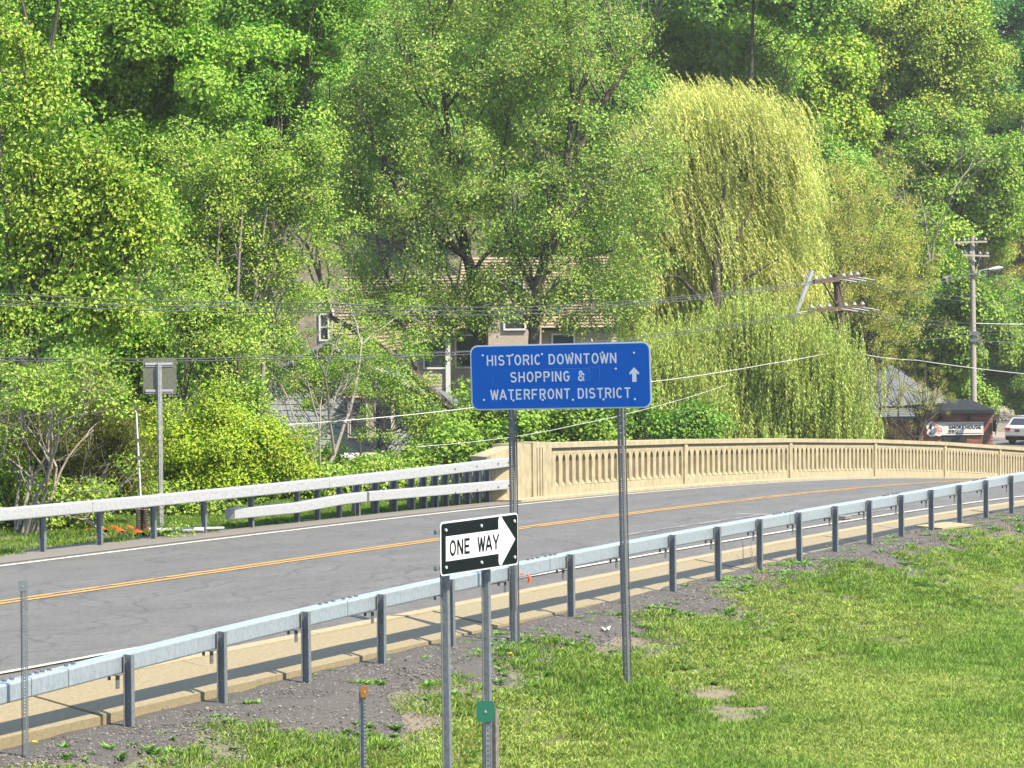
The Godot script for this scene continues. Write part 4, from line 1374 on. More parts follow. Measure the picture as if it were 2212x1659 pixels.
func rock(called: String, label: String, c: Vector3, s: Vector3, sd: int) -> void:
	var f := FastNoiseLite.new(); f.seed = sd; f.frequency = 0.9; f.fractal_octaves = 5
	var cell := FastNoiseLite.new(); cell.seed = sd; cell.noise_type = FastNoiseLite.TYPE_CELLULAR; cell.frequency = 0.6
	var b := MB.new()
	var N := 44
	var p := func(i: int, j: int) -> Vector3:
		var a := TAU * i / N; var e := PI * j / 24.0 - PI / 2
		var u := Vector3(cos(a) * cos(e), sin(e), sin(a) * cos(e))
		var q: Vector3 = u * s
		return q * (1.0 + 0.55 * f.get_noise_3dv(q) + 0.3 * cell.get_noise_3dv(q * Vector3(1.5, 3.2, 1.5)))
	for i in N:
		for j in 24:
			b.quad(p.call(i, j), p.call(i, j + 1), p.call(i + 1, j + 1), p.call(i + 1, j))
	tag(part(called, b.mesh(), M.rock, null, Transform3D(Basis(), c)), label, "rock")

# ---------------------------------------------------------------- woods
func build_woods() -> void:
	var low := {"trunk": 0.07, "stems": 4}
	# left foreground
	tree("linden_tree", "nearest yellow-green tree with large hanging leaves at the left edge", "tree", 55, -70, [[20, 110, 70, 60], [90, 190, 55, 60], [25, 280, 90, 60], [60, 400, 90, 60], [190, 370, 70, 50], [250, 430, 80, 50], [130, 480, 100, 50], [310, 520, 45, 70], [230, 560, 70, 60], [50, 560, 90, 70], [150, 650, 90, 60], [250, 690, 50, 60], [40, 690, 80, 50]], "linden", {"trunk": 0.2, "dens": 0.9, "limbs": 0.08})
	tree("maple_tree", "mid-green maple with layered boughs behind the large-leaved tree, upper left", "tree", 86, 240, [[230, 110, 140, 130], [400, 190, 140, 140], [300, 330, 150, 110], [110, 40, 110, 90]], "maple", {"trunk": 0.22, "tint": Color(0.95, 1.08, 0.9)})
	tree("maple_tree", "deep green maple rising to the top edge, between the left maple and the silver maple", "tree", 98, 560, [[540, 80, 130, 110], [660, 40, 110, 90], [500, 240, 120, 110], [620, 170, 90, 90]], "maple", {"trunk": 0.22, "tint": Color(0.85, 1.05, 0.95)})
	tree("ash_tree", "tall thicket of thin-stemmed saplings with pale green leaf tufts, left of the houses", "tree", 72, 470, [[450, 420, 120, 110], [570, 470, 110, 130], [430, 600, 120, 130], [560, 650, 110, 120], [640, 380, 80, 90]], "small", {"trunk": 0.09, "stems": 7, "bark": M.bark_pale, "dens": 0.75})
	tree("young_maple", "shadowed young maple behind the back-turned road sign", "tree", 66, 300, [[270, 730, 110, 90], [330, 830, 110, 90], [200, 850, 80, 80]], "maple", {"trunk": 0.1, "stems": 3, "dens": 0.55, "tint": Color(0.9, 1.0, 0.8)})
	tree("young_maple", "light green young maple between the back-turned road sign and the grey house", "tree", 64, 450, [[440, 800, 90, 90], [500, 880, 80, 70], [410, 700, 70, 70]], "small", {"trunk": 0.08, "stems": 3})
	twig_tree("bare_bush", "pale leafless bush with tangled branches at the left edge", "bush", land(20, 51) + Vector3(0, -0.2, 0), 1.35, 0.04, 4, 7, M.bark_pale, "small", {"dens": 0.12, "open": 0.7})
	twig_tree("bare_bush", "thin leafless brown shrub left of the leaning white pole", "bush", land(205, 52.5), 1.0, 0.025, 4, 4, M.bark, "needle", {"dens": 0.25})
	tree("yew_bush", "dark olive bush of fine needles below the bare branches", "bush", 53.5, 170, [[190, 985, 75, 95], [110, 1020, 65, 70], [255, 1030, 50, 70]], "needle", low)
	tree("maple_bush", "bright yellow-green maple bush behind the far guardrail", "bush", 57, 430, [[390, 980, 85, 75], [500, 960, 85, 75], [585, 1000, 60, 55], [320, 1010, 60, 60], [450, 1040, 120, 40]], "bright", {"trunk": 0.05, "stems": 5})
	tree("verge_bush", "low mixed green shrubs at the left edge behind the guardrail", "bush", 52, 40, [[40, 1090, 80, 50], [150, 1110, 70, 40], [-30, 1040, 70, 80]], "small", low)
	tree("verge_bush", "low green shrub at the foot of the white sign poles", "bush", 56, 360, [[290, 1090, 50, 35], [400, 1100, 50, 30]], "small", low)
	tree("verge_bush", "low leafy shrub under the doubled guardrail", "bush", 62, 640, [[640, 1070, 60, 40], [740, 1065, 70, 32], [850, 1055, 70, 28], [560, 1075, 50, 40]], "small", low)
	twig_tree("sparse_tree", "thin half-bare tree with pale twigs in front of the grey house", "tree", land(628, 80), 3.2, 0.075, 4, 1, M.bark_pale, "small", {"dens": 0.5, "open": 0.6})
	twig_tree("sparse_tree", "second half-bare sapling, just left of the grey house window", "tree", land(700, 84), 2.4, 0.045, 4, 2, M.bark_pale, "maple", {"dens": 0.4, "size": 0.8})
	tree("creek_bush", "leafy bush hiding the foot of the grey house", "bush", 86, 720, [[690, 1015, 50, 35], [600, 1000, 60, 45]], "maple", low)
	tree("creek_bush", "leafy bush to the right of the grey house, above the doubled guardrail", "bush", 84, 900, [[900, 1020, 60, 25], [1000, 985, 35, 40], [800, 1030, 45, 18]], "maple", low)
	tree("creek_bush", "dense mid-green bush under the blue sign, behind the parapet end", "bush", 88, 1180, [[1080, 930, 90, 65], [1190, 930, 90, 60], [1290, 925, 70, 60], [1020, 985, 50, 60]], "maple", {"trunk": 0.06, "stems": 5, "dens": 1.2})
	tree("young_maple", "slender young maple with open foliage in front of the grey house wall", "tree", 92, 800, [[760, 780, 55, 45], [880, 870, 45, 50], [930, 930, 50, 40], [670, 830, 40, 50]], "small", {"trunk": 0.05, "stems": 3, "dens": 0.2, "limbs": 1.0})
	# the silver maple with its own boughs
	var twigs := MB.new()
	var d := 104.0
	var t := tree("silver_maple", "silver maple with twin dark trunks and a long limb leaning over the grey house", "tree", d, 1045, [[990, 120, 200, 130], [800, 300, 140, 140], [1230, 130, 170, 130], [1080, 330, 190, 140], [890, 480, 160, 110], [1320, 380, 120, 140], [1130, 520, 190, 110], [730, 470, 90, 110], [1320, 570, 100, 110], [780, 170, 90, 90], [1290, 670, 90, 60], [900, 620, 90, 50], [1090, 650, 80, 50], [830, 690, 60, 50], [1180, 640, 100, 65], [1280, 640, 60, 60], [1010, 680, 70, 50], [930, 730, 60, 60], [770, 640, 70, 60], [860, 660, 70, 50], [1050, -20, 220, 80]], "silver", {"trunk": 0.0, "dens": 0.8})
	var b := MB.new()
	var root := t.position
	for k in [[[1062, 1020, 34], [1048, 800, 30], [1036, 700, 28], [1010, 560, 24], [985, 420, 19], [962, 230, 12], [935, 60, 8], [915, -60, 4]],
			[[1150, 1020, 36], [1152, 760, 31], [1158, 640, 29], [1185, 520, 25], [1218, 400, 22], [1238, 220, 14], [1225, 40, 8], [1215, -60, 4]],
			[[1218, 400, 20], [1290, 240, 16], [1350, 150, 12], [1410, 60, 8], [1440, -30, 4]],
			[[1030, 980, 30], [975, 885, 28], [905, 820, 26], [840, 765, 24], [770, 715, 19], [715, 685, 13], [690, 600, 9], [660, 520, 5]],
			[[1010, 560, 16], [930, 500, 13], [860, 420, 10], [805, 300, 8], [760, 160, 4]], [[985, 420, 13], [1000, 290, 9], [1045, 130, 6], [1060, -20, 3]],
			[[905, 820, 14], [870, 700, 11], [840, 600, 9], [800, 470, 7], [735, 380, 4]], [[1158, 640, 13], [1100, 520, 10], [1075, 400, 7], [1100, 250, 4]],
			[[1185, 520, 14], [1260, 450, 11], [1330, 390, 8], [1420, 360, 4]], [[962, 300, 8], [900, 200, 6], [850, 60, 3]], [[1240, 220, 9], [1290, 100, 6], [1310, -20, 3]],
			[[1040, 740, 12], [960, 640, 10], [900, 560, 7], [830, 520, 4]], [[1160, 600, 12], [1240, 560, 9], [1330, 540, 5]]]:
		var pts := []; var rad := []
		for q in k:
			pts.append(at(q[0], q[1], d + 0.6 * sin(q[0] * 0.02)) - root); rad.append(q[2] * 0.5 * d / F)
		for i in rad.size(): rad[i] *= 0.85
		b.tube(pts, rad, 8, false)
		for i in range(1, pts.size()):
			if pts[i].y < 5.5: continue
			for z in 4:
				var a: Vector3 = pts[i - 1].lerp(pts[i], rng.randf())
				var up := (Vector3(rng.randf_range(-0.8, 0.8), 1.0, rng.randf_range(-0.5, 0.5))).normalized() * rng.randf_range(1.5, 3.2)
				limb(twigs, a, a + up, rad[i] * 0.5 + 0.012, 0.012, rng, 4, -0.05)
	part("trunk", b.mesh(), M.bark, t)
	part("limbs", twigs.mesh(), M.bark_mid, t)
	# willows
	t = tree("weeping_willow", "tall yellow-green weeping willow with a rounded crown swept to the right", "tree", 113, 1545, [[1530, 290, 160, 110], [1440, 420, 110, 160], [1660, 390, 85, 130], [1540, 530, 170, 140], [1390, 610, 70, 160], [1660, 560, 70, 110], [1530, 215, 100, 40], [1690, 330, 45, 70], [1630, 260, 90, 60], [1420, 290, 70, 70], [1640, 640, 50, 80]], "willow", {"trunk": 0.0})
	b = MB.new(); root = t.position
	for k in [[[1545, 960, 26], [1543, 700, 24], [1548, 560, 20], [1556, 470, 11], [1566, 400, 5]], [[1546, 600, 11], [1600, 500, 6], [1630, 430, 3]], [[1548, 580, 11], [1495, 480, 6], [1470, 400, 3]], [[1545, 680, 11], [1470, 600, 8], [1400, 590, 4]], [[1546, 660, 11], [1610, 600, 8], [1680, 560, 4]]]:
		var pts := []; var rad := []
		for q in k:
			pts.append(at(q[0], q[1], 111.3) - root); rad.append(q[2] * 0.5 * 113.0 / F)
		b.tube(pts, rad, 8, false)
	part("trunk", b.mesh(), M.bark, t)
	tree("weeping_willow", "lower green weeping willow hanging in curtains at the foot of the dark utility pole", "tree", 105, 1640, [[1530, 780, 130, 110], [1690, 790, 120, 120], [1790, 830, 75, 110], [1430, 790, 90, 130], [1640, 690, 90, 70], [1560, 890, 190, 60], [1790, 900, 80, 60]], "weep", {"trunk": 0.15, "stems": 3})
	tree("creek_bush", "dark green bush below the willow trunk, behind the parapet", "bush", 100, 1480, [[1480, 925, 60, 45], [1360, 920, 50, 50]], "maple", {"trunk": 0.05, "stems": 3, "tint": Color(0.7, 0.85, 0.9)})
	# sparse olive trees on the right
	tree("locust_tree", "sparse olive-tan tree with many upright bare stems, right of the willow", "tree", 136, 1850, [[1850, 470, 105, 120], [1885, 590, 115, 120], [1810, 620, 90, 140], [1940, 650, 75, 100], [1850, 740, 100, 80], [1750, 560, 50, 120]], "twiggy", {"trunk": 0.11, "stems": 7, "dens": 0.95, "size": 0.82, "limbs": 1.0, "tint": Color(0.9, 0.95, 0.85)})
	tree("locust_tree", "thin young tree with small yellow-green leaves in front of the brick wall", "tree", 128, 1915, [[1905, 850, 50, 70], [1940, 790, 60, 60], [1890, 930, 40, 30]], "twiggy", {"trunk": 0.06, "stems": 2, "dens": 0.3, "size": 0.42, "limbs": 1.0})
	tree("locust_tree", "second thin young tree in front of the brick wall, beside the white wall sign", "tree", 127, 1986, [[1985, 830, 50, 65], [1960, 890, 45, 45], [2020, 860, 35, 30]], "twiggy", {"trunk": 0.07, "stems": 1, "dens": 0.22, "size": 0.42, "limbs": 1.0})
	tree("locust_tree", "olive-green tree on the rocky slope behind the right utility pole", "tree", 194, 2060, [[2160, 560, 50, 50], [2020, 600, 50, 60]], "twiggy", {"trunk": 0.1, "stems": 3, "bough": 1.5, "dens": 0.7})
	# hillside, named trees
	tree("hill_tree", "mid-green rounded tree just above the willow crown", "tree", 162, 1560, [[1570, 130, 100, 70], [1480, 110, 80, 70], [1650, 170, 70, 70]], "far", {"trunk": 0.2})
	tree("hill_tree", "brightest yellow-green small maple on the hill, right of the willow crown", "tree", 170, 1795, [[1795, 150, 55, 60], [1790, 230, 70, 70], [1760, 300, 60, 50], [1850, 290, 45, 45]], "far", {"trunk": 0.15, "tint": Color(1.45, 1.3, 0.9), "bough": 0.6, "dens": 2.0})
	tree("hill_tree", "large light olive-green tree filling the upper right of the hill", "tree", 196, 1980, [[1940, 100, 130, 120], [2040, 210, 130, 130], [1900, 250, 90, 90], [1960, 20, 130, 70]], "far", {"trunk": 0.25, "tint": Color(1.35, 1.12, 1.0)})
	tree("hill_tree", "lower light green tree on the hill, above the right utility pole", "tree", 192, 2080, [[2090, 400, 95, 110], [1980, 420, 80, 90], [2140, 500, 60, 60], [2020, 330, 80, 70]], "far", {"trunk": 0.2, "tint": Color(1.15, 1.15, 0.9)})
	tree("hill_tree", "dark bluish-green tree at the top right corner", "tree", 240, 2120, [[2110, 120, 85, 110], [2190, 250, 70, 110], [2080, 20, 80, 60], [2200, 60, 70, 90]], "far", {"trunk": 0.25, "tint": Color(0.6, 0.9, 1.4), "bough": 1.2})
	tree("hill_tree", "tree with a bare dark trunk at the top edge above the willow", "tree", 158, 1612, [[1620, -30, 130, 60], [1480, -10, 90, 70], [1740, 20, 70, 60]], "far", {"trunk": 0.28, "limbs": 0.05, "tint": Color(0.85, 1.0, 1.1)})
	for k in [[2175, 690, 55, 60, 226, "leafy bush on the slope at the right edge, level with the street lamp"], [2015, 780, 45, 50, 184, "leafy bush left of the right utility pole, above the dark fascia"], [2175, 790, 50, 50, 228, "leafy bush right of the utility pole, above the white vehicle"], [2150, 850, 30, 25, 226, "low bush at the roof corner of the brick building"], [1995, 550, 45, 45, 190, "round bush on the upper slope left of the utility pole top"], [2080, 830, 30, 30, 186, "narrow bush directly behind the right utility pole"], [2130, 700, 40, 60, 198, "small bush among the rocks below the street lamp"], [2028, 690, 26, 60, 178, "ivy-covered bush left of the brown rock face"], [2092, 640, 18, 40, 177, "small tuft of leaves growing on the brown rock face"], [2060, 735, 24, 22, 177, "round tuft of leaves between the two rock faces"]]:
		tree("slope_bush", k[5], "bush", k[4], k[0], [[k[0], k[1], k[2], k[3]], [k[0] + 25, k[1] + 35, k[2] * 0.7, k[3] * 0.6]], "far", {"trunk": 0.05, "stems": 3, "bough": 0.55, "dens": 1.6, "foot": at(k[0], k[1] + k[3] + 15, k[4])})
	tree("lilac_bush", "shrub with pale pinkish blossom beside the far road barrier", "bush", 218, 2150, [[2150, 893, 18, 18], [2166, 902, 12, 12]], "far", {"trunk": 0.03, "bough": 0.3, "size": 0.45, "dens": 3.0, "tint": Color(2.6, 1.45, 11.0), "foot": at(2150, 925, 218)})
	twig_tree("bare_tree", "leafless grey tree among the leafy crowns at the top left corner", "tree", at(95, 120, 84), 2.6, 0.05, 4, 3, M.bark, "", {"open": 0.5})
	twig_tree("bare_tree", "leafless pale tree with forked limbs on the hill right of the olive tree", "tree", at(2010, 560, 180), 3.6, 0.06, 4, 2, M.bark_pale, "", {"open": 0.6})
	twig_tree("bare_tree", "dead branchy tree on the hill, above the olive tree crown", "tree", at(1925, 430, 176), 2.6, 0.05, 4, 2, M.bark, "", {"open": 0.7})
	twig_tree("sparse_tree", "thin sapling with bare twigs above the back-turned sign", "tree", land(395, 68), 3.0, 0.05, 4, 2, M.bark_pale, "small", {"dens": 0.45})
	rock("rock_outcrop", "brown rock face showing between bushes left of the right utility pole", at(2062, 660, 181), Vector3(0.9, 1.7, 1.6), 4)
	rock("rock_outcrop", "grey ledgy cliff at the right edge of the hill", at(2214, 430, 206), Vector3(0.9, 4.6, 3.0), 8)
	rock("rock_outcrop", "low brown rock face beside the right utility pole, under the other rock face", at(2085, 760, 183), Vector3(1.2, 1.3, 1.4), 13)
	# the rest of the wood
	var r := RandomNumberGenerator.new(); r.seed = 33
	for row in [[112, -22, -10], [128, -24, -10], [150, -28, 10], [166, -30, 18], [184, -33, 24], [206, -36, 25], [232, -40, 42], [258, -44, 46]]:
		var x: float = row[1]
		while x < row[2]:
			var dd: float = row[0] + r.randf_range(-6, 6)
			var y := land_y(x, dd)
			var px := 1106.0 + x / dd * F
			var R := r.randf_range(3.2, 5.2) * (0.8 if dd < 140 else 1.0)
			var f := Vector3(x, y, -dd)
			var up := 590.0 - (y + R * 1.15 - CY) / dd * F
			var hue := r.randf()
			tree("wood_tree", "%s leafy tree among the hillside woods, %s" % ["deep green" if hue < 0.34 else "mid-green" if hue < 0.67 else "yellow-green", "at the left" if px < 560 else "behind the silver maple" if px < 1330 else "above the willow" if px < 1780 else "towards the right edge"], "tree", dd, px, [[px, up, R * F / dd, R * 0.95 * F / dd], [px + r.randf_range(-90, 90), up - R * 0.6 * F / dd, R * 0.7 * F / dd, R * 0.7 * F / dd]], "far", {"trunk": 0.18, "foot": f, "group": "trees of the hillside woods", "tint": Color(0.82 + 0.4 * hue, 0.98 + 0.14 * hue, 1.15 - 0.3 * hue), "limbs": 0.5, "bough": r.randf_range(0.55, 1.25), "dens": r.randf_range(0.8, 1.4)})
			x += r.randf_range(6.0, 8.5)

# ---------------------------------------------------------------- signs and markers
func build_signs() -> void:
	# blue guide sign on two perforated posts
	var c := at(1209.5, 813, 36.0)
	var W := 2.06; var H := 0.69
	var bas := Basis(Vector3.UP, deg_to_rad(-24)) * Basis(Vector3(0, 0, 1), deg_to_rad(1.25))
	var foot := c - Vector3(0, 3.2, 0)
	var t := thing("guide_sign", "large blue sign with white lettering on two dark perforated posts", "road sign", Transform3D(Basis(), foot))
	var face := Transform3D(bas, c - foot)
	var pale := part("border", sheet(round_rect(W, H, 0.085), 0.004, 0.0), M.sign_pale, t, face)
	part("panel", sheet(round_rect(W - 0.03, H - 0.03, 0.075), 0.004, 0.0025), M.sign_blue, t, face)
	var X := func(u: float) -> float: return (u - 0.5) * W
	var Y := func(v: float) -> float: return (0.5 - v) * H
	part("lettering", lettering("HISTORIC DOWNTOWN", X.call(0.094), X.call(0.815), Y.call(0.316), 0.158 * H, 0.0055, 0.56, 0.155), M.sign_pale, t, face)
	part("lettering", lettering("SHOPPING &", X.call(0.224), X.call(0.636), Y.call(0.578), 0.157 * H, 0.0072, 0.56, 0.155), M.sign_pale, t, face)
	part("lettering", lettering("WATERFRONT DISTRICT", X.call(0.112), X.call(0.888), Y.call(0.843), 0.157 * H, 0.0055, 0.56, 0.155), M.sign_pale, t, face)
	var ax: float = X.call(0.91)
	var arrow := [Vector2(ax - 0.0235, Y.call(0.605)), Vector2(ax + 0.0235, Y.call(0.605)), Vector2(ax + 0.0235, Y.call(0.475)), Vector2(ax + 0.056, Y.call(0.495)), Vector2(ax + 0.054, Y.call(0.465)), Vector2(ax, Y.call(0.385)), Vector2(ax - 0.054, Y.call(0.465)), Vector2(ax - 0.056, Y.call(0.495)), Vector2(ax - 0.0235, Y.call(0.475))]
	part("arrow", sheet(arrow, 0.0015, 0.0055), M.sign_pale, t, face)
	# overlaid patch with worn pale edges
	var pw: float = X.call(0.667) - X.call(0.405)
	part("patch", sheet([Vector2(X.call(0.405), Y.call(0.58)), Vector2(X.call(0.667), Y.call(0.58)), Vector2(X.call(0.667), Y.call(0.385)), Vector2(X.call(0.405), Y.call(0.385))], 0.001, 0.0053), M.patch_blue, t, face)
	var e := MB.new()
	e.box(Vector3(X.call(0.536), Y.call(0.385), 0.0066), Vector3(pw, 0.004, 0.001)); e.box(Vector3(X.call(0.667), Y.call(0.482), 0.0066), Vector3(0.005, 0.19 * H, 0.001))
	e.box(Vector3(X.call(0.695), Y.call(0.372), 0.0066), Vector3(0.1, 0.003, 0.001)); e.box(Vector3(X.call(0.721), Y.call(0.475), 0.0066), Vector3(0.004, 0.2 * H, 0.001))
	e.box(Vector3(X.call(0.124), Y.call(0.53), 0.0056), Vector3(0.004, 0.06, 0.001)); e.box(Vector3(X.call(0.872), Y.call(0.93), 0.0056), Vector3(0.003, 0.03, 0.001))
	part("worn_edge", e.mesh(), M.patch_edge, t, face)
	var dot := disc(0.0105, 0.008, 8)
	for q in [[0.072, 0.155], [0.24, 0.155], [0.405, 0.155], [0.572, 0.155], [0.74, 0.15], [0.912, 0.165], [0.072, 0.84], [0.238, 0.855], [0.402, 0.855], [0.57, 0.86], [0.738, 0.862], [0.91, 0.865], [0.438, 0.475], [0.525, 0.465], [0.632, 0.478], [0.81, 0.4]]:
		part("bolt", dot, M.sign_pale, t, Transform3D(bas, c - foot + bas * Vector3(X.call(q[0]), Y.call(q[1]), 0.0085)))
	# posts
	var k := 0
	for q in [[1102, 800, 1110, 1392], [1336, 800, 1352, 1482]]:
		var dd: float = 36.32 if k == 0 else 35.78
		var top := at(q[0], q[1], dd); var bot := at(q[2], q[3], dd)
		var up := (top - bot).normalized()
		var z := (bas.z - up * bas.z.dot(up)).normalized()
		var ln := top.distance_to(bot) + 0.5
		var o := bot - up * 0.5 - z * 0.012 - foot
		part("post", channel_post(ln, 0.098, 0.036), M.steel_old, t, Transform3D(Basis(up.cross(z), up, z), o))
		if k == 0: part("post_stub", channel_post(0.85, 0.098, 0.036), M.steel_post, t, Transform3D(Basis(up.cross(z), up, z), o + z * 0.014))
		k += 1
	# one way sign
	W = 0.914; H = 0.305
	c = (at(951, 1185, 19.2) + at(1118, 1165, 20.0)) * 0.5
	var x := (at(1118, 1165, 20.0) - at(951, 1185, 19.2)).normalized()
	x.y *= 0.3; x = x.normalized()
	var zz := x.cross(Vector3.UP).normalized()
	bas = Basis(x, zz.cross(x), zz)
	foot = c - Vector3(0, 3.0, 0)
	t = thing("one_way_sign", "black and white one way arrow sign on two thin steel posts", "road sign", Transform3D(Basis(), foot))
	face = Transform3D(bas, c - foot)
	part("border", sheet(round_rect(W, H, 0.03), 0.004, 0.0), M.white_sheet, t, face)
	part("panel", sheet(round_rect(W - 0.02, H - 0.02, 0.022), 0.003, 0.003), M.black, t, face)
	var AX := func(u: float) -> float: return (u - 0.5) * W
	var AY := func(v: float) -> float: return (0.5 - v) * H
	var a := [Vector2(AX.call(0.06), AY.call(0.735)), Vector2(AX.call(0.735), AY.call(0.735))]
	a += arc(AX.call(0.762), AY.call(0.875), 0.026, 0.028, 180, 332, 8)
	a += [Vector2(AX.call(0.955), AY.call(0.5))]
	a += arc(AX.call(0.762), AY.call(0.125), 0.026, 0.028, 28, 180, 8)
	a += [Vector2(AX.call(0.735), AY.call(0.275)), Vector2(AX.call(0.06), AY.call(0.275))]
	part("arrow", sheet(a, 0.002, 0.0055), M.white_sheet, t, face)
	part("lettering", lettering("ONE", AX.call(0.105), AX.call(0.365), AY.call(0.645), 0.285 * H, 0.0075, 0.66, 0.18), M.black, t, face)
	part("lettering", lettering("WAY", AX.call(0.465), AX.call(0.735), AY.call(0.645), 0.285 * H, 0.0075, 0.66, 0.18), M.black, t, face)
	dot = disc(0.009, 0.008, 8)
	for q in [[0.06, 0.155], [0.51, 0.16], [0.945, 0.155], [0.06, 0.845], [0.51, 0.85], [0.945, 0.845]]:
		part("bolt", dot, M.sign_pale, t, Transform3D(bas, face * Vector3(AX.call(q[0]), AY.call(q[1]), 0.008)))
	for v in [0.18, 0.85]:
		var rb := MB.new(); rb.box(Vector3(-0.01, AY.call(v), -0.012), Vector3(W + 0.05, 0.026, 0.016))
		part("backing_bar", rb.mesh(), M.steel_old, t, face)
	for q in [[975, 982, 19.42], [1064, 1069, 19.82]]:
		var bot := at(q[1] + 3, 1720, q[2]); bot.y = minf(bot.y, CY - 4.7)
		var top := at(q[0], 1140, q[2])
		var up := (top - at(q[1], 1659, q[2])).normalized()
		part("post", channel_post(top.y - bot.y + 0.5, 0.064, 0.030, false), M.steel_post, t, Transform3D(Basis(up.cross(bas.z).normalized(), up, bas.z), top - up * (top.y - bot.y + 0.5) - bas.z * 0.026 - foot))
	# delineators: [label, plate material, px, top, depth, plate width, plate height, turn]
	for q in [["grey reflector plate on a perforated post on the gravel, lower left", M.grey_plate, 49, 1256, 27.3, 0.072, 0.083, 0.1, 52, 1628, 0.055],
			["amber reflector plate on a thin steel post in the grass", M.amber_plate, 785, 1484, 24.0, 0.066, 0.078, 0.75, 784, 1800, 0.046],
			["green reflector plate on a perforated post, nearest the bottom edge", M.green_plate, 1048, 1517, 17.2, 0.093, 0.108, 0.15, 1044, 1900, 0.05]]:
		var p: Vector3 = at(q[2], q[3], q[4]); var bot: Vector3 = at(q[8], q[9], q[4])
		var y0: float = minf(bot.y, lawn_y(sw(bot).x, minf(-0.05, sw(bot).y))) - 0.15
		var root := Vector3(bot.x, y0, bot.z)
		t = thing("delineator", q[0], "reflector post", Transform3D(Basis(), root))
		bas = Basis(Vector3.UP, q[7]) * Basis(Vector3(0, 0, 1), -0.005)
		part("post", channel_post(p.y - y0, q[10], 0.028), M.steel_post, t, Transform3D(bas, Vector3(p.x - root.x, 0, 0)))
		var pf := Transform3D(bas, p - root - Vector3(0, q[6] * 0.42, 0) + bas.z * 0.008)
		part("reflector", sheet(round_rect(q[5], q[6], q[5] * 0.22), 0.004, 0), q[1], t, pf)
		part("bolt", disc(0.007, 0.006), M.bolt, t, pf.translated_local(Vector3(0, 0, 0.004)))
	# second stub of post bolted beside the right one-way post
	var s0 := at(1073, 1532, 19.3)
	var ln := s0.y - (CY - 5.2)
	tag(part("post_stub", channel_post(ln, 0.07, 0.034, false), M.wood, null, Transform3D(Basis(Vector3.UP, 0.9), s0 - Vector3(0, ln, 0))), "weathered grey post stub standing against the right post of the arrow sign", "post")
	# back of a road sign on a tall post across the road
	var d := 52.6
	var m := d / F
	var bt := at(348, 1152, d)
	t = thing("road_sign", "square grey-backed road sign seen from behind on a tall steel post", "road sign", Transform3D(Basis(Vector3.UP, 0.12), bt))
	var cy := (1152 - 812) * m
	part("panel", sheet(round_rect(72 * m, 80 * m, 0.04), 0.006, -0.04), M.alu_back, t, Transform3D(Basis(), Vector3(0.01, cy, 0)))
	part("post", channel_post((1152 - 783) * m + 0.3, 0.082, 0.036, true), M.steel_far, t, Transform3D(Basis(), Vector3(0, -0.3, 0.03)))
	for v in [27, -31]:
		var rb := MB.new(); rb.box(Vector3(0, cy + v * m, -0.024), Vector3(0.42, 0.035, 0.02)); rb.box(Vector3(0, cy + (v - 5) * m, -0.03), Vector3(0.42, 0.02, 0.01))
		part("bracket", rb.mesh(), M.steel_far, t)
	# collapsed roll-up work sign: leaning pole on spring base, orange sheet on the ground
	d = 51.2
	m = d / F
	bt = at(307, 1146, d)
	t = thing("folding_sign_stand", "collapsed roll-up sign stand with leaning white pole and orange sheet on the grass", "sign stand", Transform3D(Basis(), bt))
	var b := MB.new()
	b.tube([Vector3(0, 0.1, 0), at(294, 884, d) - bt], [0.017, 0.014], 6)
	part("pole", b.mesh(), M.white_sheet, t)
	b = MB.new()
	b.box(at(293, 882, d) - bt, Vector3(0.09, 0.07, 0.05)); b.box(at(296, 950, d) - bt, Vector3(0.07, 0.035, 0.05)); b.box(at(298, 988, d) - bt, Vector3(0.075, 0.045, 0.05))
	part("clamp", b.mesh(), M.rust, t)
	for sx in [-0.055, 0.06]:
		b = MB.new()
		var pts := []; var rad := []
		for i in 90:
			pts.append(Vector3(sx + 0.032 * cos(i * 0.9), 0.03 + i * 0.0036, 0.032 * sin(i * 0.9))); rad.append(0.009)
		b.tube(pts, rad, 4)
		part("spring", b.mesh(), M.rust, t)
	b = MB.new()
	b.box(Vector3(0, 0.2, 0), Vector3(0.04, 0.4, 0.04))
	part("spring_core", b.mesh(), M.black, t)
	for q in [[316, 1150, 300, 1165, 0.0], [322, 1144, 484, 1141, 0.3], [322, 1147, 440, 1146, -0.2]]:
		b = MB.new()
		b.tube([at(q[0], q[1], d) - bt, at(q[2], q[3], d + q[4]) - bt], [0.025, 0.025], 6)
		part("leg", b.mesh(), M.steel_far, t)
	b = MB.new()
	var gy := func(px: float, dd: float) -> Vector3:
		var pp := land(px, dd); pp.y += 0.05 + 0.035 * sin(px * 0.19 + dd * 3.0)
		return pp - bt
	for i in 12:
		var a0 := 318.0 - i * 11.5; var a1 := 318.0 - (i + 1) * 11.5
		for j in 4:
			var lo := lerpf(0.5, -1.6, j / 4.0); var hi := lerpf(0.5, -1.6, (j + 1) / 4.0)
			var k0: float = 1.0 - 0.055 * i; var k1: float = 1.0 - 0.055 * (i + 1)
			b.quad(gy.call(a1, 52.0 + lo * k1), gy.call(a1, 52.0 + hi * k1), gy.call(a0, 52.0 + hi * k0), gy.call(a0, 52.0 + lo * k0))
	part("sheet", b.mesh(), M.orange, t)

# ---------------------------------------------------------------- poles and wires
func pole(b: MB, a: Vector3, z: Vector3, r0: float, r1: float) -> void:
	b.tube([a, a.lerp(z, 0.5), z], [r0, lerpf(r0, r1, 0.5), r1], 12)

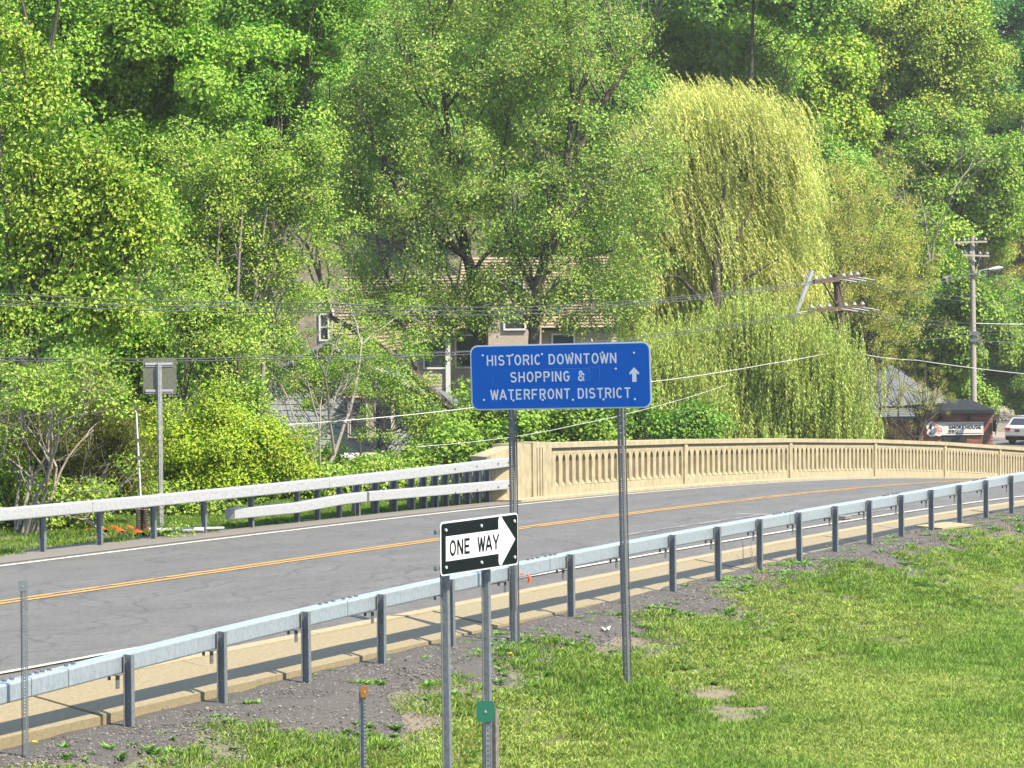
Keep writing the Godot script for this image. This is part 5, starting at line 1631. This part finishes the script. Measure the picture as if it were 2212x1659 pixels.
func insulator(b: MB, o: Vector3, k := 1.0) -> void:
	b.tube([o, o + Vector3(0, 0.06, 0) * k, o + Vector3(0, 0.061, 0) * k, o + Vector3(0, 0.12, 0) * k, o + Vector3(0, 0.121, 0) * k, o + Vector3(0, 0.2, 0) * k], [0.03, 0.03, 0.085, 0.085, 0.06, 0.045], 8)

func wire(called: String, label: String, pts: Array, r := 0.009, pale := false) -> void:   # [x, y, depth] of points it is seen to pass
	var q := []; var rad := []
	for i in pts.size() - 1:
		for k in 10:
			var f := k / 10.0
			var a: Vector3 = at(pts[i][0], pts[i][1], pts[i][2]); var z: Vector3 = at(pts[i + 1][0], pts[i + 1][1], pts[i + 1][2])
			var p := a.lerp(z, f)
			p.y -= (a.distance_to(z) * 0.003) * 4.0 * f * (1.0 - f)
			q.append(p); rad.append(r)
	var l: Array = pts[-1]
	q.append(at(l[0], l[1], l[2])); rad.append(r)
	var b := MB.new()
	b.tube(q, rad, 5)
	tag(part(called, b.mesh(), M.wire_pale if pale else M.wire), label, "power line")

func build_poles() -> void:
	var d := 106.0
	var top := at(1806, 592, d); var low := at(1822, 775, d)
	low += (low - top) * 1.3
	var t := thing("utility_pole", "dark brown utility pole with two crossarms rising out of the willow", "utility pole", Transform3D(Basis(), low))
	var b := MB.new()
	pole(b, Vector3.ZERO, top - low, 0.165, 0.115)
	part("pole", b.mesh(), M.pole_dark, t)
	for q in [[1757, 609, 1854, 599, 1770, 1790], [1747, 671, 1866, 664, 1760, 1783]]:
		b = MB.new()
		var a := at(q[0], q[1], d - 0.9); var z := at(q[2], q[3], d + 0.5)
		var x := (z - a).normalized(); var n := Vector3.UP.cross(x).normalized()
		b.box((a + z) * 0.5 - low + n * -0.02, Vector3(a.distance_to(z), 0.13, 0.1), Basis(x, n.cross(x) * -1.0, -n) if false else Basis(x, x.cross(n) * -1.0, n))
		var arm := part("crossarm", b.mesh(), M.pole_dark, t)
		for f in [0.04, 0.2, 0.36, 0.66, 0.82, 0.97]:
			b = MB.new()
			insulator(b, a.lerp(z, f) - low + Vector3(0, 0.06, 0), 0.6)
			part("insulator", b.mesh(), M.porcelain, arm)
		b = MB.new()
		var mid := a.lerp(z, 0.5) - low
		for f in [0.2, 0.8]: b.tube([a.lerp(z, f) - low, mid + Vector3(0, -0.75, 0)], [0.03, 0.03], 4)
		part("brace", b.mesh(), M.pole_dark, arm)
		b = MB.new()
		for f in [0.55, 0.75, 0.95]:
			var o := a.lerp(z, f) - low
			b.tube([o, o + Vector3(0.3, -0.04, 0.12), o + Vector3(0.55, -0.09, 0.22)], [0.018, 0.022, 0.018], 6)
		for f in [0.05, 0.28, 0.45]:
			var o := a.lerp(z, f) - low
			b.tube([o, o + Vector3(-0.45, -0.08, 0.1)], [0.02, 0.02], 6)
		part("line_clamp", b.mesh(), M.porcelain, arm)
	d = 172.0
	top = at(2100, 509, d); low = at(2104, 905, d)
	t = thing("utility_pole", "tall weathered grey utility pole with a street lamp, right of the brick building", "utility pole", Transform3D(Basis(), low))
	b = MB.new()
	pole(b, Vector3(0, -0.5, 0), top - low, 0.165, 0.12)
	part("pole", b.mesh(), M.pole_pale, t)
	for q in [[2058, 524, 2130, 522, 0.06], [2076, 551, 2134, 553, 0.12]]:
		b = MB.new()
		var a := at(q[0], q[1], d - 0.3); var z := at(q[2], q[3], d)
		var x := (z - a).normalized(); var n := Vector3.UP.cross(x).normalized()
		b.box((a + z) * 0.5 - low - n * 0.17, Vector3(a.distance_to(z), 0.09, 0.09), Basis(x, x.cross(n) * -1.0, n))
		var arm := part("crossarm", b.mesh(), M.pole_pale, t)
		for f in [0.03, 0.35, 0.7, 0.97]:
			b = MB.new()
			insulator(b, a.lerp(z, f) - low + Vector3(0, 0.06, 0), 0.75)
			part("insulator", b.mesh(), M.porcelain, arm)
		b = MB.new()
		for f in [0.25, 0.75]: b.tube([a.lerp(z, f) - low, a.lerp(z, 0.5) - low + Vector3(0, -0.9, 0)], [0.025, 0.025], 4)
		part("brace", b.mesh(), M.pole_pale, arm)
	b = MB.new()
	var s := at(2102, 600, d) - low
	var e := at(2138, 581, d) - low
	b.tube([s, s.lerp(e, 0.5) + Vector3(0, 0.15, 0), e], [0.035, 0.03, 0.03], 6)
	var la := part("lamp_arm", b.mesh(), M.steel_far, t)
	b = MB.new()
	var l0 := at(2136, 582, d) - low; var l1 := at(2167, 578.5, d) - low
	b.tube([l0, l0.lerp(l1, 0.25), l0.lerp(l1, 0.7), l1], [0.05, 0.09, 0.13, 0.05], 8)
	part("lamp_head", b.mesh(), M.porcelain, la)
	b = MB.new()
	b.box(at(2102, 592, d) - low, Vector3(0.55, 0.1, 0.45)); b.box(at(2103, 720, d) - low, Vector3(0.5, 0.2, 0.45)); b.box(at(2104, 735, d) - low, Vector3(0.46, 0.14, 0.42))
	part("pole_band", b.mesh(), M.steel_old, t)
	# leaning pale pole
	d = 107.5
	top = at(1755, 584, d); low = at(1715, 690, d)
	low += (low - top) * 0.9
	t = thing("leaning_pole", "leaning peeling white pole behind the dark utility pole", "pole", Transform3D(Basis(), low))
	b = MB.new(); pole(b, Vector3.ZERO, top - low, 0.085, 0.07)
	part("pole", b.mesh(), M.porcelain, t)
	b = MB.new(); var o := at(1746, 607, d) - low
	b.tube([o, at(1738, 586, d) - low], [0.03, 0.02], 5); b.tube([o, at(1731, 596, d) - low], [0.02, 0.02], 4)
	part("stub_arm", b.mesh(), M.pole_pale, t)
	low = at(1411, 150, 168); top = at(1415, -40, 168)
	b = MB.new(); pole(b, Vector3.ZERO, top - low, 0.17, 0.15)
	tag(part("pale_pole", b.mesh(), M.pole_pale, null, Transform3D(Basis(), low)), "pale grey pole among the treetops at the top edge", "pole")
	# wires
	var L := 48.0
	wire("power_line", "topmost dark wire running left from the upper crossarm across the trees", [[-40, 632, L], [700, 655, 62], [1200, 660, 80.7], [1765, 606, 106]])
	wire("power_line", "second dark wire from the upper crossarm, a little below the topmost", [[-40, 646, L], [700, 663, 62], [1200, 668, 80.7], [1790, 604, 106]])
	wire("power_line", "third dark wire from the upper crossarm, lowest of that set", [[-40, 655, L], [700, 674, 62], [1200, 676, 80.7], [1830, 602, 106]])
	wire("power_line", "upper of the two dark wires level with the top of the back-turned sign", [[-40, 772, L], [560, 771, 58], [900, 764, 68], [1300, 736, 85], [1755, 671, 106]])
	wire("power_line", "lower of the two dark wires level with the top of the back-turned sign", [[-40, 778, L], [560, 776, 58], [900, 769, 68], [1300, 742, 85], [1790, 669, 106]])
	wire("cable", "bright pale cable sagging from the left past the blue sign to the dark utility pole", [[-40, 955, 54], [300, 940, 57.5], [560, 921, 62], [1010, 882, 73], [1405, 825, 89], [1660, 786, 98], [1820, 756, 106]], 0.009, true)
	wire("cable", "bright pale cable running right from the dark utility pole past the brick roof", [[1822, 756, 106], [1980, 778, 130], [2260, 812, 142]], 0.013, true)
	wire("cable", "thin pale wire rising to the right just under the blue sign", [[900, 965, 70], [1106, 944, 76], [1249, 917, 81], [1424, 876, 88], [1570, 831, 95]], 0.006, true)
	for q in [[1852, 604, 2109, 643, 2260, 660, "upper"], [1845, 611, 2109, 652, 2260, 672, "lower"]]:
		wire("power_line", q[6] + " dark wire running right from the upper crossarm of the dark pole", [[q[0], q[1], 106], [q[2], q[3], 138], [q[4], q[5], 146]])
	for q in [[1864, 667, 2100, 698, 2260, 712, "upper"], [1850, 672, 2100, 708, 2260, 722, "middle"], [1832, 674, 2100, 716, 2260, 733, "lowest"]]:
		wire("power_line", q[6] + " dark wire running right from the lower crossarm of the dark pole", [[q[0], q[1], 106], [q[2], q[3], 138], [q[4], q[5], 146]])
	wire("power_line", "thin wire sloping up from the olive tree to the band below the street lamp", [[1940, 625, 150], [2101, 592, 172]], 0.02)
	wire("power_line", "thin wire sloping down to the right edge from the band below the street lamp", [[2103, 592, 172], [2260, 638, 178]], 0.02)
	wire("power_line", "dark wire climbing to the left crossarm end of the tall grey pole", [[1990, 575, 160], [2062, 522, 172]], 0.016)
	wire("power_line", "thin pale wire level across the right edge behind the tall grey pole", [[2104, 698, 172], [2260, 700, 180]], 0.018, true)
	wire("power_line", "sagging dark wire from the lower band of the tall grey pole to the right edge", [[2105, 735, 172], [2260, 742, 180]], 0.02)
	wire("power_line", "dark wire rising right through the olive tree to the tall grey pole", [[1830, 758, 140], [1960, 735, 152], [2104, 722, 172]], 0.014)

# ---------------------------------------------------------------- small things
func on_lawn(px: float, py: float) -> Vector3:           # where that direction meets the near-side ground
	var r := ray(px, py)
	var lo := 15.0; var hi := 80.0
	for i in 40:
		var md := (lo + hi) / 2
		var p := Vector3(0, CY, 0) + r * (md / -r.z)
		var q := sw(p)
		if p.y > lawn_y(q.x, minf(q.y, 0.3)): lo = md
		else: hi = md
	return Vector3(0, CY, 0) + r * (lo / -r.z)

func build_small_things() -> void:
	var b := MB.new()
	for k in 2:
		for i in 14:
			var a := TAU * i / 14 + k * 0.2
			b.tri(Vector3(0, 0.1, 0), Vector3(cos(a) * 0.024, 0.105 + 0.012 * k, sin(a) * 0.024), Vector3(cos(a + 0.4) * 0.024, 0.105 + 0.012 * k, sin(a + 0.4) * 0.024))
	var head := b.mesh()
	b = MB.new(); b.tube([Vector3.ZERO, Vector3(0.01, 0.1, 0)], [0.003, 0.003], 4)
	var stem := b.mesh()
	b = MB.new()
	for i in 9:
		var a := i * 0.7
		leaf(b, Vector3.ZERO, Vector3(cos(a), 0.2, sin(a)).normalized(), Vector3.UP, 0.12, 0.03)
	var rosette := b.mesh()
	var green := flat(lin(0.06, 0.12, 0.025), 0.6)
	for q in [[76, 1632, "dandelion at the foot of the grey reflector post, lower left"], [1785, 1196, "dandelion on the gravel edge between two rail posts on the right"], [1712, 1346, "lone dandelion in the lawn right of the blue sign"], [1103, 1434, "dandelion in the weeds below the one way sign"], [2182, 1133, "dandelion in the tall weeds at the right end of the gravel"]]:
		var t := thing("dandelion", q[2], "flower", Transform3D(Basis(), on_lawn(q[0], q[1])))
		part("flower", head, M.flower_yellow, t); part("stem", stem, green, t); part("rosette", rosette, green, t)
	for q in [[1310, 1372, "crumpled white paper scrap on the gravel near the right post of the blue sign", 0.09], [1128, 1575, "small white scrap in the grass below the arrow sign", 0.05]]:
		b = MB.new()
		var r := RandomNumberGenerator.new(); r.seed = int(q[0])
		var s: float = q[3]
		var p := []
		for i in 6: p.append(Vector3(cos(i) * s * 0.6, r.randf() * s, sin(i) * s * 0.6))
		for i in 5: b.tri(p[i], p[i + 1], Vector3(0, s * 0.9 * r.randf(), 0))
		tag(part("paper_scrap", b.mesh(), M.trim_white, null, Transform3D(Basis(), on_lawn(q[0], q[1]) + Vector3(0, 0.02, 0))), q[2], "litter")
	b = MB.new(); b.box(Vector3.ZERO, Vector3(0.95, 0.03, 0.5), Basis(Vector3.UP, 0.9) * Basis(Vector3(1, 0, 0), 0.05))
	tag(part("loose_board", b.mesh(), M.kerb, null, Transform3D(Basis(), on_lawn(2040, 1144) + Vector3(0, 0.06, 0))), "flat pale board lying on the gravel behind the rail at the right", "board")
	b = MB.new()
	var s := sw(on_line(1120, 1240, 0.0)).x
	var o := spot(s, -0.045, near_top(s) - 0.10)
	b.box(o, Vector3(0.075, 0.02, 0.01), road_basis(s)); b.tube([o + Vector3(0.06, 0, 0), o + Vector3(0.085, -0.05, 0.01), o + Vector3(0.06, -0.11, 0)], [0.012, 0.02, 0.004], 5)
	tag(part("flagging_tape", b.mesh(), M.orange), "strip of orange flagging tape tied round a rail post beside the blue sign", "tape")
	# clumps of dead stalks and tall weeds by the rail posts
	for q in [[1650, 1258, "dry stalks beside a rail post, right of the blue sign"], [2168, 1160, "tall ragged weeds at the right end of the gravel"], [1620, 1225, "single dry weed leaning on a rail post"]]:
		b = MB.new()
		var r := RandomNumberGenerator.new(); r.seed = int(q[0])
		for i in 9:
			var a := Vector3(r.randf_range(-0.1, 0.1), 0, r.randf_range(-0.1, 0.1))
			b.tube([a, a + Vector3(r.randf_range(-0.1, 0.1), r.randf_range(0.15, 0.4), r.randf_range(-0.1, 0.1))], [0.004, 0.002], 3)
		tag(part("dry_weed", b.mesh(), flat(lin(0.2, 0.13, 0.07), 0.9), null, Transform3D(Basis(), on_lawn(q[0], q[1]))), q[2], "weed")
